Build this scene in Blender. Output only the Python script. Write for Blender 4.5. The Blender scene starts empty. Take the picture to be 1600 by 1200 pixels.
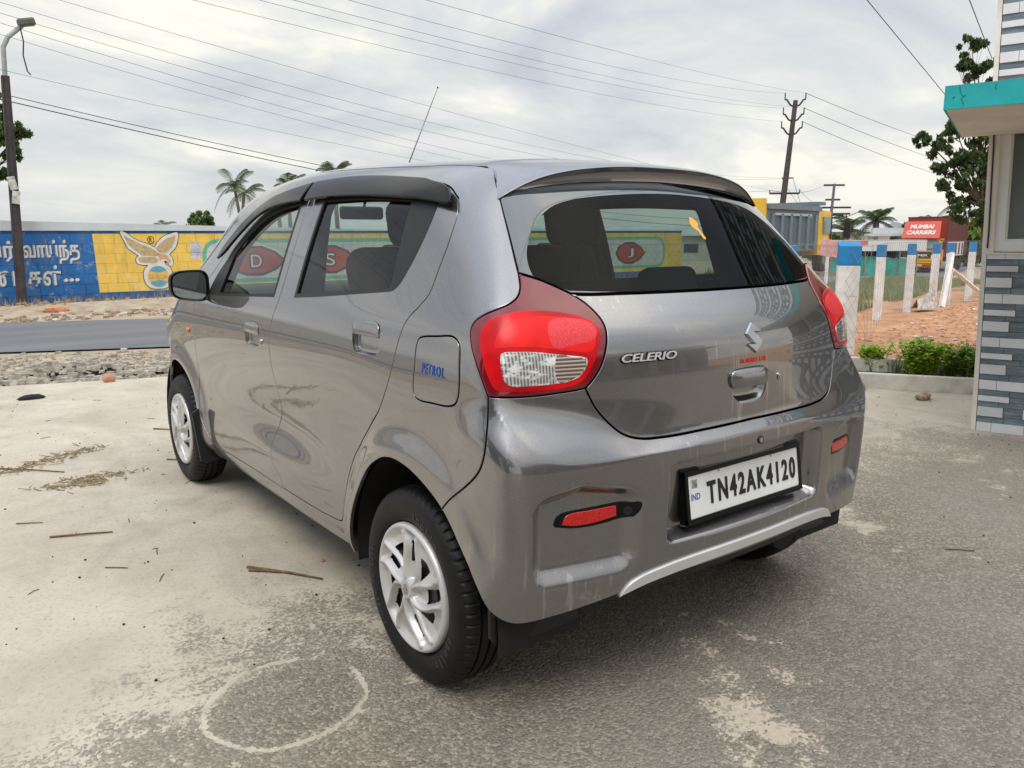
import bpy, bmesh, math, random
import numpy as np
from mathutils import Vector, Matrix, geometry
from mathutils import noise as mnoise
rnd=random.Random(7)
S=bpy.context.scene; COL=S.collection
rad=math.radians
# ------------------------------------------------------------------ camera
cd=bpy.data.cameras.new('camera'); cam=bpy.data.objects.new('camera',cd); COL.objects.link(cam); S.camera=cam
cd.sensor_width=36.0; cd.lens=1224.2/1600*36.0; cd.clip_start=.05; cd.clip_end=2500
cam.location=(-1.832,-1.861,1.270)
_y,_p,_r=rad(36.945),rad(10.538),rad(-.345)
_f=Vector((math.sin(_y)*math.cos(_p),math.cos(_y)*math.cos(_p),-math.sin(_p)))
_rt=Vector((math.cos(_y),-math.sin(_y),0)); _up=_rt.cross(_f)
_r2=math.cos(_r)*_rt+math.sin(_r)*_up; _u2=-math.sin(_r)*_rt+math.cos(_r)*_up
cam.rotation_euler=Matrix(((_r2.x,_u2.x,-_f.x),(_r2.y,_u2.y,-_f.y),(_r2.z,_u2.z,-_f.z))).to_euler()
# ------------------------------------------------------------------ sky and sun
SUN_AZ,SUN_EL=rad(228),rad(56)      # azimuth clockwise from +Y
W=bpy.data.worlds.new('World'); S.world=W; W.use_nodes=True
def build_sky():
    nt=W.node_tree; N=nt.nodes; L=nt.links; N.clear()
    out=N.new('ShaderNodeOutputWorld'); bg=N.new('ShaderNodeBackground'); bg2=N.new('ShaderNodeBackground')
    sky=N.new('ShaderNodeTexSky'); sky.sky_type='NISHITA'; sky.sun_disc=False; sky.sun_elevation=SUN_EL; sky.sun_rotation=SUN_AZ
    sky.dust_density=3.0; sky.air_density=1.2
    bg.inputs['Strength'].default_value=.08; L.new(sky.outputs[0],bg.inputs['Color'])
    tc=N.new('ShaderNodeTexCoord'); sp=N.new('ShaderNodeSeparateXYZ'); L.new(tc.outputs['Generated'],sp.inputs[0])
    def M(op,a,b=None,c=None,clamp=False):
        n=N.new('ShaderNodeMath'); n.operation=op; n.use_clamp=clamp
        for i,v in enumerate((a,b,c)):
            if v is None: continue
            if isinstance(v,(int,float)): n.inputs[i].default_value=v
            else: L.new(v,n.inputs[i])
        return n.outputs[0]
    zz=M('ADD',M('MAXIMUM',sp.outputs['Z'],0),.20)
    cb=N.new('ShaderNodeCombineXYZ'); L.new(M('DIVIDE',sp.outputs['X'],zz),cb.inputs[0]); L.new(M('DIVIDE',sp.outputs['Y'],zz),cb.inputs[1])
    mp=N.new('ShaderNodeMapping'); L.new(cb.outputs[0],mp.inputs[0]); mp.inputs['Rotation'].default_value=(0,0,rad(-37)); mp.inputs['Scale'].default_value=(.85,1.05,1); mp.inputs['Location'].default_value=(1.3,.4,0)
    n1=N.new('ShaderNodeTexNoise'); n1.inputs['Scale'].default_value=1.15; n1.inputs['Detail'].default_value=9; n1.inputs['Roughness'].default_value=.56; n1.inputs['Distortion'].default_value=.5; L.new(mp.outputs[0],n1.inputs['Vector'])
    n2=N.new('ShaderNodeTexNoise'); n2.inputs['Scale'].default_value=.33; n2.inputs['Detail'].default_value=5; L.new(mp.outputs[0],n2.inputs['Vector'])
    cloud=M('ADD',M('MULTIPLY',n1.outputs[0],.65),M('MULTIPLY',n2.outputs[0],.35))
    r=N.new('ShaderNodeValToRGB'); L.new(cloud,r.inputs[0]); e=r.color_ramp.elements
    e[0].position=.41; e[0].color=(.40,.44,.52,1); e[1].position=.585; e[1].color=(.87,.85,.77,1)
    m=r.color_ramp.elements.new(.47); m.color=(.51,.55,.605,1)
    m=r.color_ramp.elements.new(.535); m.color=(.66,.675,.67,1)
    # brighter, creamier towards the horizon
    hz=N.new('ShaderNodeValToRGB'); L.new(sp.outputs['Z'],hz.inputs[0]); h=hz.color_ramp.elements
    h[0].position=0; h[0].color=(1,1,1,1); h[1].position=.42; h[1].color=(0,0,0,1); 
    m=hz.color_ramp.elements.new(.15); m.color=(.50,.50,.50,1)
    mx=N.new('ShaderNodeMix'); mx.data_type='RGBA'; mx.inputs[7].default_value=(.80,.78,.69,1)
    L.new(M('MULTIPLY',hz.outputs[0],.48),mx.inputs[0]); L.new(r.outputs[0],mx.inputs[6])
    # an overcast sky is brighter overhead than at the horizon
    zr=M('MULTIPLY',M('SUBTRACT',sp.outputs['Z'],.42),2.2,clamp=True)
    L.new(mx.outputs[2],bg2.inputs['Color']); L.new(M('ADD',.88,M('MULTIPLY',zr,1.30)),bg2.inputs['Strength'])
    ms=N.new('ShaderNodeMixShader'); ms.inputs[0].default_value=.93
    L.new(bg.outputs[0],ms.inputs[1]); L.new(bg2.outputs[0],ms.inputs[2]); L.new(ms.outputs[0],out.inputs[0])
build_sky()
sl=bpy.data.lights.new('sun','SUN'); sl.energy=1.2; sl.angle=rad(28); sl.color=(1,.96,.89); so=bpy.data.objects.new('sun',sl); COL.objects.link(so)
so.rotation_euler=(Vector((math.sin(SUN_AZ)*math.cos(SUN_EL),math.cos(SUN_AZ)*math.cos(SUN_EL),math.sin(SUN_EL)))).to_track_quat('Z','Y').to_euler()
so.location=(0,0,30)
S.view_settings.view_transform='Standard'; S.view_settings.look='None'; S.view_settings.gamma=1; S.view_settings.use_curve_mapping=False; S.view_settings.exposure=0.50
S.cycles.max_bounces=10; S.cycles.transparent_max_bounces=24; S.cycles.caustics_reflective=False; S.cycles.caustics_refractive=False

# ------------------------------------------------------------------ helpers
def mesh_obj(name,V,Fc,mat=None,parent=None,smooth=False,normals=None):
    me=bpy.data.meshes.new(name)
    me.from_pydata([tuple(map(float,v)) for v in V],[],[tuple(map(int,f)) for f in Fc]); me.validate()
    if smooth or normals is not None: me.polygons.foreach_set('use_smooth',[True]*len(me.polygons))
    if normals is not None: me.normals_split_custom_set_from_vertices([tuple(map(float,n)) for n in normals])
    return link(name,me,mat,parent)
def link(name,me,mat=None,parent=None):
    if mat is not None:
        me.materials.clear()
        for m_ in (mat if isinstance(mat,(list,tuple)) else [mat]): me.materials.append(m_)
    o=bpy.data.objects.new(name,me); COL.objects.link(o)
    if parent is not None: attach(o,parent)
    return o
def wloc(o):
    v=Vector(o.location)
    while o.parent is not None: o=o.parent; v=v+Vector(o.location) if not o.get('_w') else v
    return v
def attach(o,parent):
    """meshes are written in world coordinates; keep them there"""
    o.parent=parent
    base=parent
    while base.parent is not None: base=base.parent
    if parent is base: o.matrix_parent_inverse=base.matrix_basis.inverted()
def empty(name,loc=(0,0,0),rotz=0.):
    o=bpy.data.objects.new(name,None); COL.objects.link(o); o.location=loc; o.rotation_euler=(0,0,rotz); o.empty_display_size=.2; return o
def tag(o,label=None,cat=None,group=None,kind=None):
    if label: o['label']=label
    if cat: o['category']=cat
    if group: o['group']=group
    if kind: o['kind']=kind
    return o
def local_attach(o,parent):
    """mesh written in the parent's own space"""
    o.parent=parent; o.matrix_parent_inverse=Matrix.Identity(4)
class MB:
    def __init__(s): s.V=[];s.F=[]
    def add(s,V,F,M=None):
        k=len(s.V)
        for v in V: s.V.append(tuple(M@Vector(v)) if M is not None else tuple(v))
        for f in F: s.F.append(tuple(i+k for i in f))
        return s
    def box(s,c,d,rz=0.,M=None):
        x,y,z=c;a,b,h=d[0]/2,d[1]/2,d[2]/2
        V=[(sx*a,sy*b,sz*h) for sz in(-1,1) for sy in(-1,1) for sx in(-1,1)]
        R=Matrix.Translation(c)@Matrix.Rotation(rz,4,'Z')
        if M is not None: R=M@R
        return s.add(V,[(0,2,3,1),(4,5,7,6),(0,1,5,4),(2,6,7,3),(0,4,6,2),(1,3,7,5)],R)
    def rbox(s,c,d,r=.02,seg=2,R=None):
        bm=bmesh.new(); bmesh.ops.create_cube(bm,size=1)
        for v in bm.verts: v.co=Vector((v.co.x*d[0],v.co.y*d[1],v.co.z*d[2]))
        bmesh.ops.bevel(bm,geom=bm.edges[:],offset=min(r,min(d)*.49),segments=seg,affect='EDGES',profile=.5)
        bm.verts.index_update()
        T=Matrix.Translation(c)@(R if R is not None else Matrix.Identity(4))
        s.add([v.co[:] for v in bm.verts],[[v.index for v in f.verts] for f in bm.faces],T); bm.free(); return s
    def tube(s,P,r,n=6,cap=True,r2=None):
        P=[Vector(p) for p in P]; k0=len(s.V); m=len(P)
        t=(P[1]-P[0]).normalized(); a=Vector((0,0,1)) if abs(t.z)<.9 else Vector((1,0,0)); u=t.cross(a).normalized()
        for i,p in enumerate(P):
            t=((P[min(i+1,m-1)]-P[max(i-1,0)])).normalized(); u=(u-t*u.dot(t)).normalized(); w=t.cross(u)
            rr=r if r2 is None else r+(r2-r)*i/(m-1)
            if isinstance(r,(list,tuple)): rr=r[i]
            for j in range(n):
                an=2*math.pi*j/n; s.V.append(tuple(p+(u*math.cos(an)+w*math.sin(an))*rr))
        for i in range(m-1):
            for j in range(n):
                a=k0+i*n+j;b=k0+i*n+(j+1)%n; s.F.append((a,b,b+n,a+n))
        if cap: s.F.append(tuple(k0+j for j in range(n))[::-1]); s.F.append(tuple(k0+(m-1)*n+j for j in range(n)))
        return s
    def prism(s,poly,h0,h1,f3):
        """poly of 2D points; f3(a,b,h)->xyz"""
        n=len(poly);k=len(s.V)
        for h in (h0,h1):
            for a,b in poly: s.V.append(tuple(f3(a,b,h)))
        tri=geometry.tessellate_polygon([[Vector((a,b,0)) for a,b in poly]])
        for t in tri: s.F.append((k+t[0],k+t[1],k+t[2])); s.F.append((k+n+t[0],k+n+t[2],k+n+t[1]))
        for i in range(n):
            j=(i+1)%n; s.F.append((k+i,k+j,k+n+j,k+n+i))
        return s
    def ico(s,c,r,sub=1,jit=0.,sc=(1,1,1)):
        bm=bmesh.new(); bmesh.ops.create_icosphere(bm,subdivisions=sub,radius=1)
        for v in bm.verts:
            q=1+rnd.uniform(-jit,jit); v.co=Vector((v.co.x*r*sc[0]*q,v.co.y*r*sc[1]*q,v.co.z*r*sc[2]*q))
        bm.verts.index_update()
        s.add([v.co[:] for v in bm.verts],[[v.index for v in f.verts] for f in bm.faces],Matrix.Translation(c)); bm.free(); return s
    def build(s,name,mat=None,parent=None,smooth=False,local=False,flat_angle=None):
        o=mesh_obj(name,s.V,s.F,mat,None,smooth)
        bm=bmesh.new(); bm.from_mesh(o.data); bmesh.ops.recalc_face_normals(bm,faces=bm.faces[:]); bm.to_mesh(o.data); bm.free()
        if flat_angle:
            o.data.set_sharp_from_angle(angle=rad(flat_angle))
        if parent is not None:
            (local_attach if local else attach)(o,parent)
        return o
def text_geo(body,size=1.,extrude=.01,shear=0.,spacing=1.,bold=0.,res=4):
    c=bpy.data.curves.new('txt','FONT'); c.body=body; c.size=size; c.extrude=extrude/2; c.shear=shear; c.space_character=spacing; c.offset=bold; c.resolution_u=res
    c.align_x='CENTER'; c.align_y='CENTER'
    o=bpy.data.objects.new('txt',c); COL.objects.link(o)
    me=bpy.data.meshes.new_from_object(o.evaluated_get(bpy.context.evaluated_depsgraph_get()))
    V=[v.co.copy() for v in me.vertices]; Fc=[tuple(p.vertices) for p in me.polygons]
    bpy.data.objects.remove(o); bpy.data.curves.remove(c); bpy.data.meshes.remove(me)
    return V,Fc
def fit_text(body,w,h,depth,**k):
    V,Fc=text_geo(body,**k)
    xs=[v.x for v in V];ys=[v.y for v in V];zs=[v.z for v in V]
    x0,x1,y0,y1,z0,z1=min(xs),max(xs),min(ys),max(ys),min(zs),max(zs)
    return [((v.x-x0)/(x1-x0)*w-w/2,(v.y-y0)/(y1-y0)*h-h/2,(v.z-z0)/max(z1-z0,1e-9)*depth) for v in V],Fc
def catmull(P,step,closed=False):
    P=[np.array(p,float) for p in P]; n=len(P); out=[]
    for i in range(n if closed else n-1):
        if closed: a,b,c,d=P[(i-1)%n],P[i],P[(i+1)%n],P[(i+2)%n]
        else: a,b,c,d=P[max(i-1,0)],P[i],P[i+1],P[min(i+2,n-1)]
        if not closed and i==0: a=2*b-c
        if not closed and i==n-2: d=2*c-b
        # centripetal-like tangents
        l0=max(np.linalg.norm(b-a),1e-5)**.5;l1=max(np.linalg.norm(c-b),1e-5)**.5;l2=max(np.linalg.norm(d-c),1e-5)**.5
        m1=(c-b)+l1*((b-a)/l0-(c-a)/(l0+l1)); m2=(c-b)+l1*((d-c)/l2-(d-b)/(l1+l2))
        k=max(2,int(np.linalg.norm(c-b)/step)+1)
        for j in range(k):
            t=j/k; out.append(b*(2*t**3-3*t*t+1)+m1*(t**3-2*t*t+t)+c*(-2*t**3+3*t*t)+m2*(t**3-t*t))
    if not closed: out.append(P[-1])
    return out
def outline(*curves,step=.012):
    """each curve smoothed on its own; joints between curves stay corners; returns closed polygon"""
    out=[]
    for c in curves:
        q=catmull(c,step) if len(c)>2 else line2(c[0],c[1],step)
        if out and np.linalg.norm(out[-1]-q[0])<1e-4: q=q[1:]
        out+=q
    if np.linalg.norm(out[0]-out[-1])<1e-4: out.pop()
    return np.array(out)
def line2(a,b,step):
    a=np.array(a,float);b=np.array(b,float);k=max(1,int(np.linalg.norm(b-a)/step)); return [a+(b-a)*t/k for t in range(k+1)]

# ------------------------------------------------------------------ materials
MAT={}
class NT:
    def __init__(s,name):
        s.m=bpy.data.materials.new(name); s.m.use_nodes=True; s.t=s.m.node_tree; s.N=s.t.nodes; s.L=s.t.links
        s.b=s.N['Principled BSDF']; MAT[name]=s.m
    def n(s,t,**k):
        n=s.N.new('ShaderNode'+t)
        for a,v in k.items(): setattr(n,a,v)
        return n
    def set(s,sock,v):
        if isinstance(v,bpy.types.NodeSocket): s.L.new(v,sock)
        else: sock.default_value=v if not (isinstance(v,tuple) and len(v)==3 and sock.type=='RGBA') else (*v,1)
    def P(s,**k):
        for a,v in k.items(): s.set(s.b.inputs[a.replace('_',' ')],v)
        return s
    def math(s,op,a,b=0.,c=None,clamp=False):
        n=s.n('Math',operation=op,use_clamp=clamp); s.set(n.inputs[0],a); s.set(n.inputs[1],b)
        if c is not None: s.set(n.inputs[2],c)
        return n.outputs[0]
    def pos(s):
        if not hasattr(s,'_p'): s._p=s.n('NewGeometry').outputs['Position']
        return s._p
    def xyz(s,v=None):
        n=s.n('SeparateXYZ'); s.L.new(v if v is not None else s.pos(),n.inputs[0]); return n.outputs
    def objc(s): return s.n('TexCoord').outputs['Object']
    def noise(s,scale,detail=4,rough=.55,vec=None,dist=0.,out=0):
        n=s.n('TexNoise'); n.inputs['Scale'].default_value=scale; n.inputs['Detail'].default_value=detail; n.inputs['Roughness'].default_value=rough; n.inputs['Distortion'].default_value=dist
        s.L.new(vec if vec is not None else s.pos(),n.inputs['Vector']); return n.outputs[out]
    def vor(s,scale,vec=None,feature='F1',out='Distance',rnd_=1.):
        n=s.n('TexVoronoi',feature=feature); n.inputs['Scale'].default_value=scale; s.L.new(vec if vec is not None else s.pos(),n.inputs['Vector']); return n.outputs[out]
    def ramp(s,f,*st):
        n=s.n('ValToRGB'); s.set(n.inputs[0],f); e=n.color_ramp.elements
        while len(e)<len(st): e.new(.5)
        for el,(p,c) in zip(e,st):
            el.position=p; el.color=(c,c,c,1) if isinstance(c,(int,float)) else (*c,1)
        return n.outputs[0]
    def mix(s,f,a,b,mode='MIX'):
        n=s.n('Mix',data_type='RGBA',blend_type=mode); s.set(n.inputs[0],f); s.set(n.inputs[6],a); s.set(n.inputs[7],b); return n.outputs[2]
    def bump(s,h,strength=.3,dist=.01,prev=None):
        n=s.n('Bump'); n.inputs['Strength'].default_value=strength; n.inputs['Distance'].default_value=dist; s.set(n.inputs['Height'],h)
        if prev is not None: s.L.new(prev,n.inputs['Normal'])
        s.L.new(n.outputs[0],s.b.inputs['Normal']); return n.outputs[0]
    def scaled(s,v,sc):
        n=s.n('Mapping'); s.L.new(v,n.inputs[0]); n.inputs['Scale'].default_value=sc; return n.outputs[0]
def simple(name,col,rough=.6,metal=0.,var=.15,scale=8.,bump=0.,coat=0.,spec=None):
    t=NT(name); n=t.noise(scale,5,vec=t.objc())
    c2=tuple(min(1,c*(1+var)) for c in col); c1=tuple(c*(1-var) for c in col)
    t.P(Base_Color=t.ramp(n,(.3,c1),(.7,c2)),Roughness=rough,Metallic=metal,Coat_Weight=coat)
    t.b.inputs['Coat Roughness'].default_value=.03
    if bump: t.bump(t.noise(scale*6,6,vec=t.objc()),bump,.004)
    return t.m
def make_mats():
    t=NT('car_paint'); f=t.noise(900,1,vec=t.pos()); dust=t.noise(3.,6,.6)
    base=t.ramp(f,(.35,(.155,.150,.154)),(.65,(.245,.236,.241)))
    z=t.xyz()[2]
    lowd=t.math('MULTIPLY',t.math('SUBTRACT',.62,z,clamp=True),t.math('MULTIPLY',dust,.75),clamp=True)
    base=t.mix(t.math('MULTIPLY',lowd,.6),base,(.36,.31,.25))
    # dried water runs and settled dust on the rear panels
    runs=t.noise(1.,3,.5,vec=t.scaled(t.pos(),(58,58,3.2))); msk=t.noise(2.4,3,.5); yy=t.xyz()[1]
    rn=t.math('MULTIPLY',t.math('MULTIPLY',t.ramp(runs,(.60,0.),(.70,1.)),t.ramp(msk,(.48,0.),(.62,1.))),t.math('MULTIPLY',t.math('SUBTRACT',-.25,yy),6.,clamp=True))
    base=t.mix(t.math('MULTIPLY',rn,.55),base,(.52,.50,.46)); sp=t.ramp(t.noise(45,4,.7),(.66,0.),(.74,1.)); base=t.mix(t.math('MULTIPLY',sp,.10),base,(.5,.47,.42))
    t.P(Base_Color=base,Metallic=.90,Roughness=.34,Coat_Weight=1.,Coat_Roughness=.015)
    t.b.inputs['Coat IOR'].default_value=2.1
    t.set(t.b.inputs['Roughness'],t.math('ADD',.33,t.math('MULTIPLY',lowd,.7)))
    nb=t.n('Bump'); nb.inputs['Strength'].default_value=.025; nb.inputs['Distance'].default_value=.01; t.L.new(t.noise(1.3,2),nb.inputs['Height'])
    t.L.new(nb.outputs[0],t.b.inputs['Coat Normal'])
    simple('gap_black',(.008,.008,.008),.8,var=0)
    simple('black_plastic',(.007,.0075,.008),.45,var=.2,bump=.05,scale=40)
    simple('gloss_black',(.005,.0055,.006),.10,var=0); MAT['gloss_black'].node_tree.nodes['Principled BSDF'].inputs['Specular IOR Level'].default_value=.22
    simple('rubber_trim',(.005,.005,.005),.5,var=.2)
    simple('cloth_dark',(.005,.0055,.0065),.9,scale=60)
    simple('cloth_grey',(.075,.073,.072),.9,bump=.3,scale=60)
    simple('headliner',(.05,.05,.05),.95)
    simple('seatbelt',(.02,.02,.02),.7)
    simple('chrome',(.72,.72,.73),.25,.45,var=.03); simple('glass_band',(.050,.060,.068),.06,var=.1,coat=1.); MAT['glass_band'].node_tree.nodes['Principled BSDF'].inputs['Coat IOR'].default_value=1.8  # glass_band: black band lightened to grey-blue, sky reflection put into its colour
    simple('chrome_dark',(.46,.46,.48),.16,1.,var=.03)
    simple('lock_metal',(.5,.5,.5),.25,1.)
    t=NT('wheel_silver'); t.P(Base_Color=t.ramp(t.noise(9,5,vec=t.objc()),(.3,(.54,.53,.515)),(.7,(.63,.62,.605))),Metallic=.35,Roughness=.42,Coat_Weight=.3)
    t=NT('tyre_rubber'); d=t.noise(14,6,.6,vec=t.objc()); t.P(Base_Color=t.ramp(d,(.35,(.0032,.0036,.004)),(.78,(.014,.013,.012))),Roughness=.55,Specular_IOR_Level=.3); t.bump(t.noise(160,3,vec=t.objc()),.12,.002)
    simple('brake_metal',(.05,.05,.05),.5,.6)
    simple('silver_trim',(.72,.72,.72),.30,.5,var=.04)
    simple('plate_white',(.72,.73,.72),.45,var=.04,coat=.3)
    simple('plate_black',(.006,.006,.008),.4)
    simple('blue_ink',(.01,.06,.35),.4)
    simple('hologram',(.35,.36,.38),.3,.5,var=.5,scale=90)
    simple('blue_sticker',(.0,.09,.50),.35,var=.05)
    simple('red_sticker',(.75,.008,.008),.35,var=.05)
    simple('orange_lens',(.85,.17,.01),.15,coat=1.,var=.05)
    simple('orange_sticker',(.85,.36,.02),.4,var=.05)
    # lamp plastics
    t=NT('lens_dark_red'); t.P(Base_Color=(.17,.003,.010),Roughness=.08,Coat_Weight=.8,Coat_Roughness=.02)
    t=NT('lens_red'); v=t.vor(140,t.scaled(t.pos(),(1,1,1)),'F1'); q=t.noise(7,2)
    t.P(Base_Color=t.mix(t.ramp(q,(.4,0.),(.62,1.)),(.42,.002,.006),(.70,.006,.010)),Roughness=.22,Specular_IOR_Level=.25,Coat_Roughness=.02); t.b.inputs['Emission Color'].default_value=(0,0,0,1); t.bump(v,.08,.001)
    t=NT('lens_inner_red'); q=t.noise(11,2)
    t.P(Base_Color=t.mix(t.ramp(q,(.35,0.),(.65,1.)),(.60,.003,.004),(.90,.012,.012)),Roughness=.30,Specular_IOR_Level=.25,Coat_Roughness=.02)
    t=NT('lens_reflex'); v=t.vor(330); t.P(Base_Color=t.ramp(v,(.1,(.90,.06,.07)),(.6,(.62,.02,.03))),Roughness=.3); t.bump(v,.3,.001)
    t=NT('lens_clear'); wv=t.n('TexWave',wave_type='BANDS',bands_direction='X'); wv.inputs['Scale'].default_value=42; wv.inputs['Distortion'].default_value=.6; wv.inputs['Detail'].default_value=1; t.L.new(t.pos(),wv.inputs[0])
    q=t.noise(26,3,.6,vec=t.scaled(t.pos(),(1,1,2.5)))
    t.P(Base_Color=t.mix(t.ramp(q,(.48,0.),(.60,1.)),t.mix(wv.outputs[1],(.13,.12,.12),(.62,.61,.59)),(.90,.90,.88)),Metallic=.25,Roughness=.16,Coat_Weight=1.); t.bump(wv.outputs[1],.5,.003)
    t=NT('lens_amber_bulb'); wv=t.n('TexWave',wave_type='BANDS',bands_direction='Z'); wv.inputs['Scale'].default_value=34; t.L.new(t.pos(),wv.inputs[0])
    t.P(Base_Color=t.mix(wv.outputs[1],(.13,.10,.085),(.46,.36,.30)),Metallic=.4,Roughness=.2,Coat_Weight=1.); t.bump(wv.outputs[1],.6,.003)
    t=NT('reflector_red'); wv=t.vor(220); t.P(Base_Color=t.ramp(wv,(.1,(.75,.012,.01)),(.7,(.42,.004,.004))),Roughness=.15,Coat_Weight=.7); t.bump(wv,.2,.001)
    def glass(name,tint,refl=1.5,add=0.,k=1.15):
        t=NT(name); N=t.N; N.remove(t.b); tr=t.n('BsdfTransparent'); tr.inputs[0].default_value=(*tint,1)
        gl=t.n('BsdfGlossy'); gl.inputs['Roughness'].default_value=.0; gl.inputs[0].default_value=(1,1,1,1)
        fr=t.n('Fresnel'); fr.inputs[0].default_value=refl
        g=t.n('NewGeometry'); fac=t.math('MULTIPLY',t.math('ADD',t.math('MULTIPLY',fr.outputs[0],k),add,clamp=True),t.math('SUBTRACT',1.,g.outputs['Backfacing']))
        mx=t.n('MixShader'); t.L.new(fac,mx.inputs[0]); t.L.new(tr.outputs[0],mx.inputs[1]); t.L.new(gl.outputs[0],mx.inputs[2]); t.L.new(mx.outputs[0],N['Material Output'].inputs[0])
    glass('glass_side',(.50,.58,.55),1.5,0.,.8); glass('glass_rear',(.52,.60,.57),1.5,0.,.25); glass('glass_front',(.80,.86,.83))
    t=NT('mirror_glass'); t.P(Base_Color=(.55,.6,.6),Metallic=1.,Roughness=.03)
make_mats()
def M_(n): return MAT[n]
# ------------------------------------------------------------------ car body as one smooth implicit surface
def spl(xs,ys):
    """natural cubic spline, linear extrapolation"""
    xs=np.array(xs,float);ys=np.array(ys,float);n=len(xs);h=np.diff(xs)
    A=np.zeros((n,n));b=np.zeros(n);A[0,0]=A[-1,-1]=1
    for i in range(1,n-1):
        A[i,i-1]=h[i-1];A[i,i]=2*(h[i-1]+h[i]);A[i,i+1]=h[i]
        b[i]=6*((ys[i+1]-ys[i])/h[i]-(ys[i]-ys[i-1])/h[i-1])
    M=np.linalg.solve(A,b)
    g=np.linspace(xs[0],xs[-1],1200);i=np.clip(np.searchsorted(xs,g)-1,0,n-2)
    t=g-xs[i];s=xs[i+1]-g
    v=M[i]*s**3/6/h[i]+M[i+1]*t**3/6/h[i]+(ys[i]/h[i]-M[i]*h[i]/6)*s+(ys[i+1]/h[i]-M[i+1]*h[i]/6)*t
    s0=(v[1]-v[0])/(g[1]-g[0]);s1=(v[-1]-v[-2])/(g[1]-g[0])
    def f(x):
        x=np.asarray(x,float);r=np.interp(x,g,v)
        return r+np.minimum(x-g[0],0)*s0+np.maximum(x-g[-1],0)*s1
    return f
def smax(a,b,k):
    h=np.maximum(k-np.abs(a-b),0)/k
    return np.maximum(a,b)+h**3*k/6
def sstep(t):
    t=np.clip(t,0,1);return t*t*t*(t*(6*t-15)+10)
def polysd(px,pz,poly):
    """signed distance, + inside"""
    P=np.array(poly,float);Q=np.roll(P,-1,0)
    d=np.full(px.shape,1e9);ins=np.zeros(px.shape,bool)
    for (ax,az),(bx,bz) in zip(P,Q):
        ex,ez=bx-ax,bz-az;wx,wz=px-ax,pz-az
        t=np.clip((wx*ex+wz*ez)/(ex*ex+ez*ez+1e-12),0,1)
        d=np.minimum(d,np.hypot(wx-t*ex,wz-t*ez))
        c=((az>pz)!=(bz>pz))&(px<(bx-ax)*(pz-az)/((bz-az) if bz!=az else 1e-12)+ax);ins^=c
    return np.where(ins,d,-d)
Wz=spl([.15,.22,.28,.34,.42,.52,.62,.72,.82,.90,.97,1.03,1.09,1.20,1.32,1.42,1.50,1.6],
       [.66,.735,.772,.783,.781,.776,.780,.792,.806,.812,.806,.792,.772,.735,.690,.648,.608,.55])
# plan offset (subtracted) along the car at belt level
Py=spl([-.75,-.5,-.3,0,.5,1.2,1.9,2.3,2.6,2.8,3.0,3.1],[.06,.035,.020,.008,0,0,.0,.004,.018,.045,.09,.13])
Pg=spl([-.6,-.3,0,.5,1.0,1.5,2.0,2.6],[.075,.050,.024,.004,0,.008,.035,.10]) # extra plan taper of the greenhouse
Yb=spl([.15,.22,.28,.36,.45,.55,.65,.75,.85,.95],[.46,.520,.546,.562,.573,.580,.582,.577,.569,.560])
Yt=spl([.60,.70,.80,.87,.95,1.0,1.04,1.08,1.12,1.16,1.25,1.35,1.45,1.6],
       [.553,.549,.547,.545,.541,.532,.516,.488,.452,.414,.334,.245,.156,.02])
Zc=spl([0,.30,.45,.58,.64,.68,.73,.757,.775,.80],[.739,.736,.732,.731,.737,.750,.785,.835,.885,.94])
Hc=spl([0,.3,.42,.5,.6,.7,.8],[.028,.030,.036,.065,.11,.13,.10])
RECESS=[(-.1,.674),(.275,.674),(.315,.664),(.333,.640),(.337,.580),(.334,.515),(.315,.485),(.28,.476),(-.1,.476)]
SCOOP=[(.44,.668),(.56,.680),(.66,.684),(.705,.668),(.728,.62),(.735,.55),(.728,.49),(.705,.455),(.66,.438),(.60,.424),(.52,.412),(.455,.418),(.425,.46),(.42,.56),(.425,.64)]
T0=spl([-.8,-.3,0,.3,.7,1.0,1.3,1.6,1.8,2.1,2.4,2.56,2.75,3.0,3.2],
       [1.30,1.45,1.507,1.536,1.556,1.566,1.562,1.535,1.487,1.30,1.08,1.0,.955,.90,.82])
ARCH=[(0.0,.285),(2.435,.285)]
EXTRA=[];DETAIL=True
def Wf(y,z):
    w=Wz(z)-Py(y)-Pg(y)*sstep((z-.98)/.35)
    w=w+.022*sstep((-.16-y)/.2)*sstep((.91-z)/.16)
    w=w+sstep((.50-y)/.55)*(.024-.034*sstep((z-.58)/.44)+.010*sstep((z-1.06)/.26))
    w=w+np.exp(-((y-1.02)/.42)**2)*(.014*np.exp(-((z-.430)/.065)**2)-.019*np.exp(-((z-.585)/.085)**2))
    for yc,zc in ARCH:
        r=np.hypot(y-yc,(z-zc))
        fl=.026*sstep((.50-r)/.13)
        side=sstep((.62-np.abs(z-.38))/.2)
        w=w+fl*side*np.where(yc==0,1.,.9)
    return w
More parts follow.
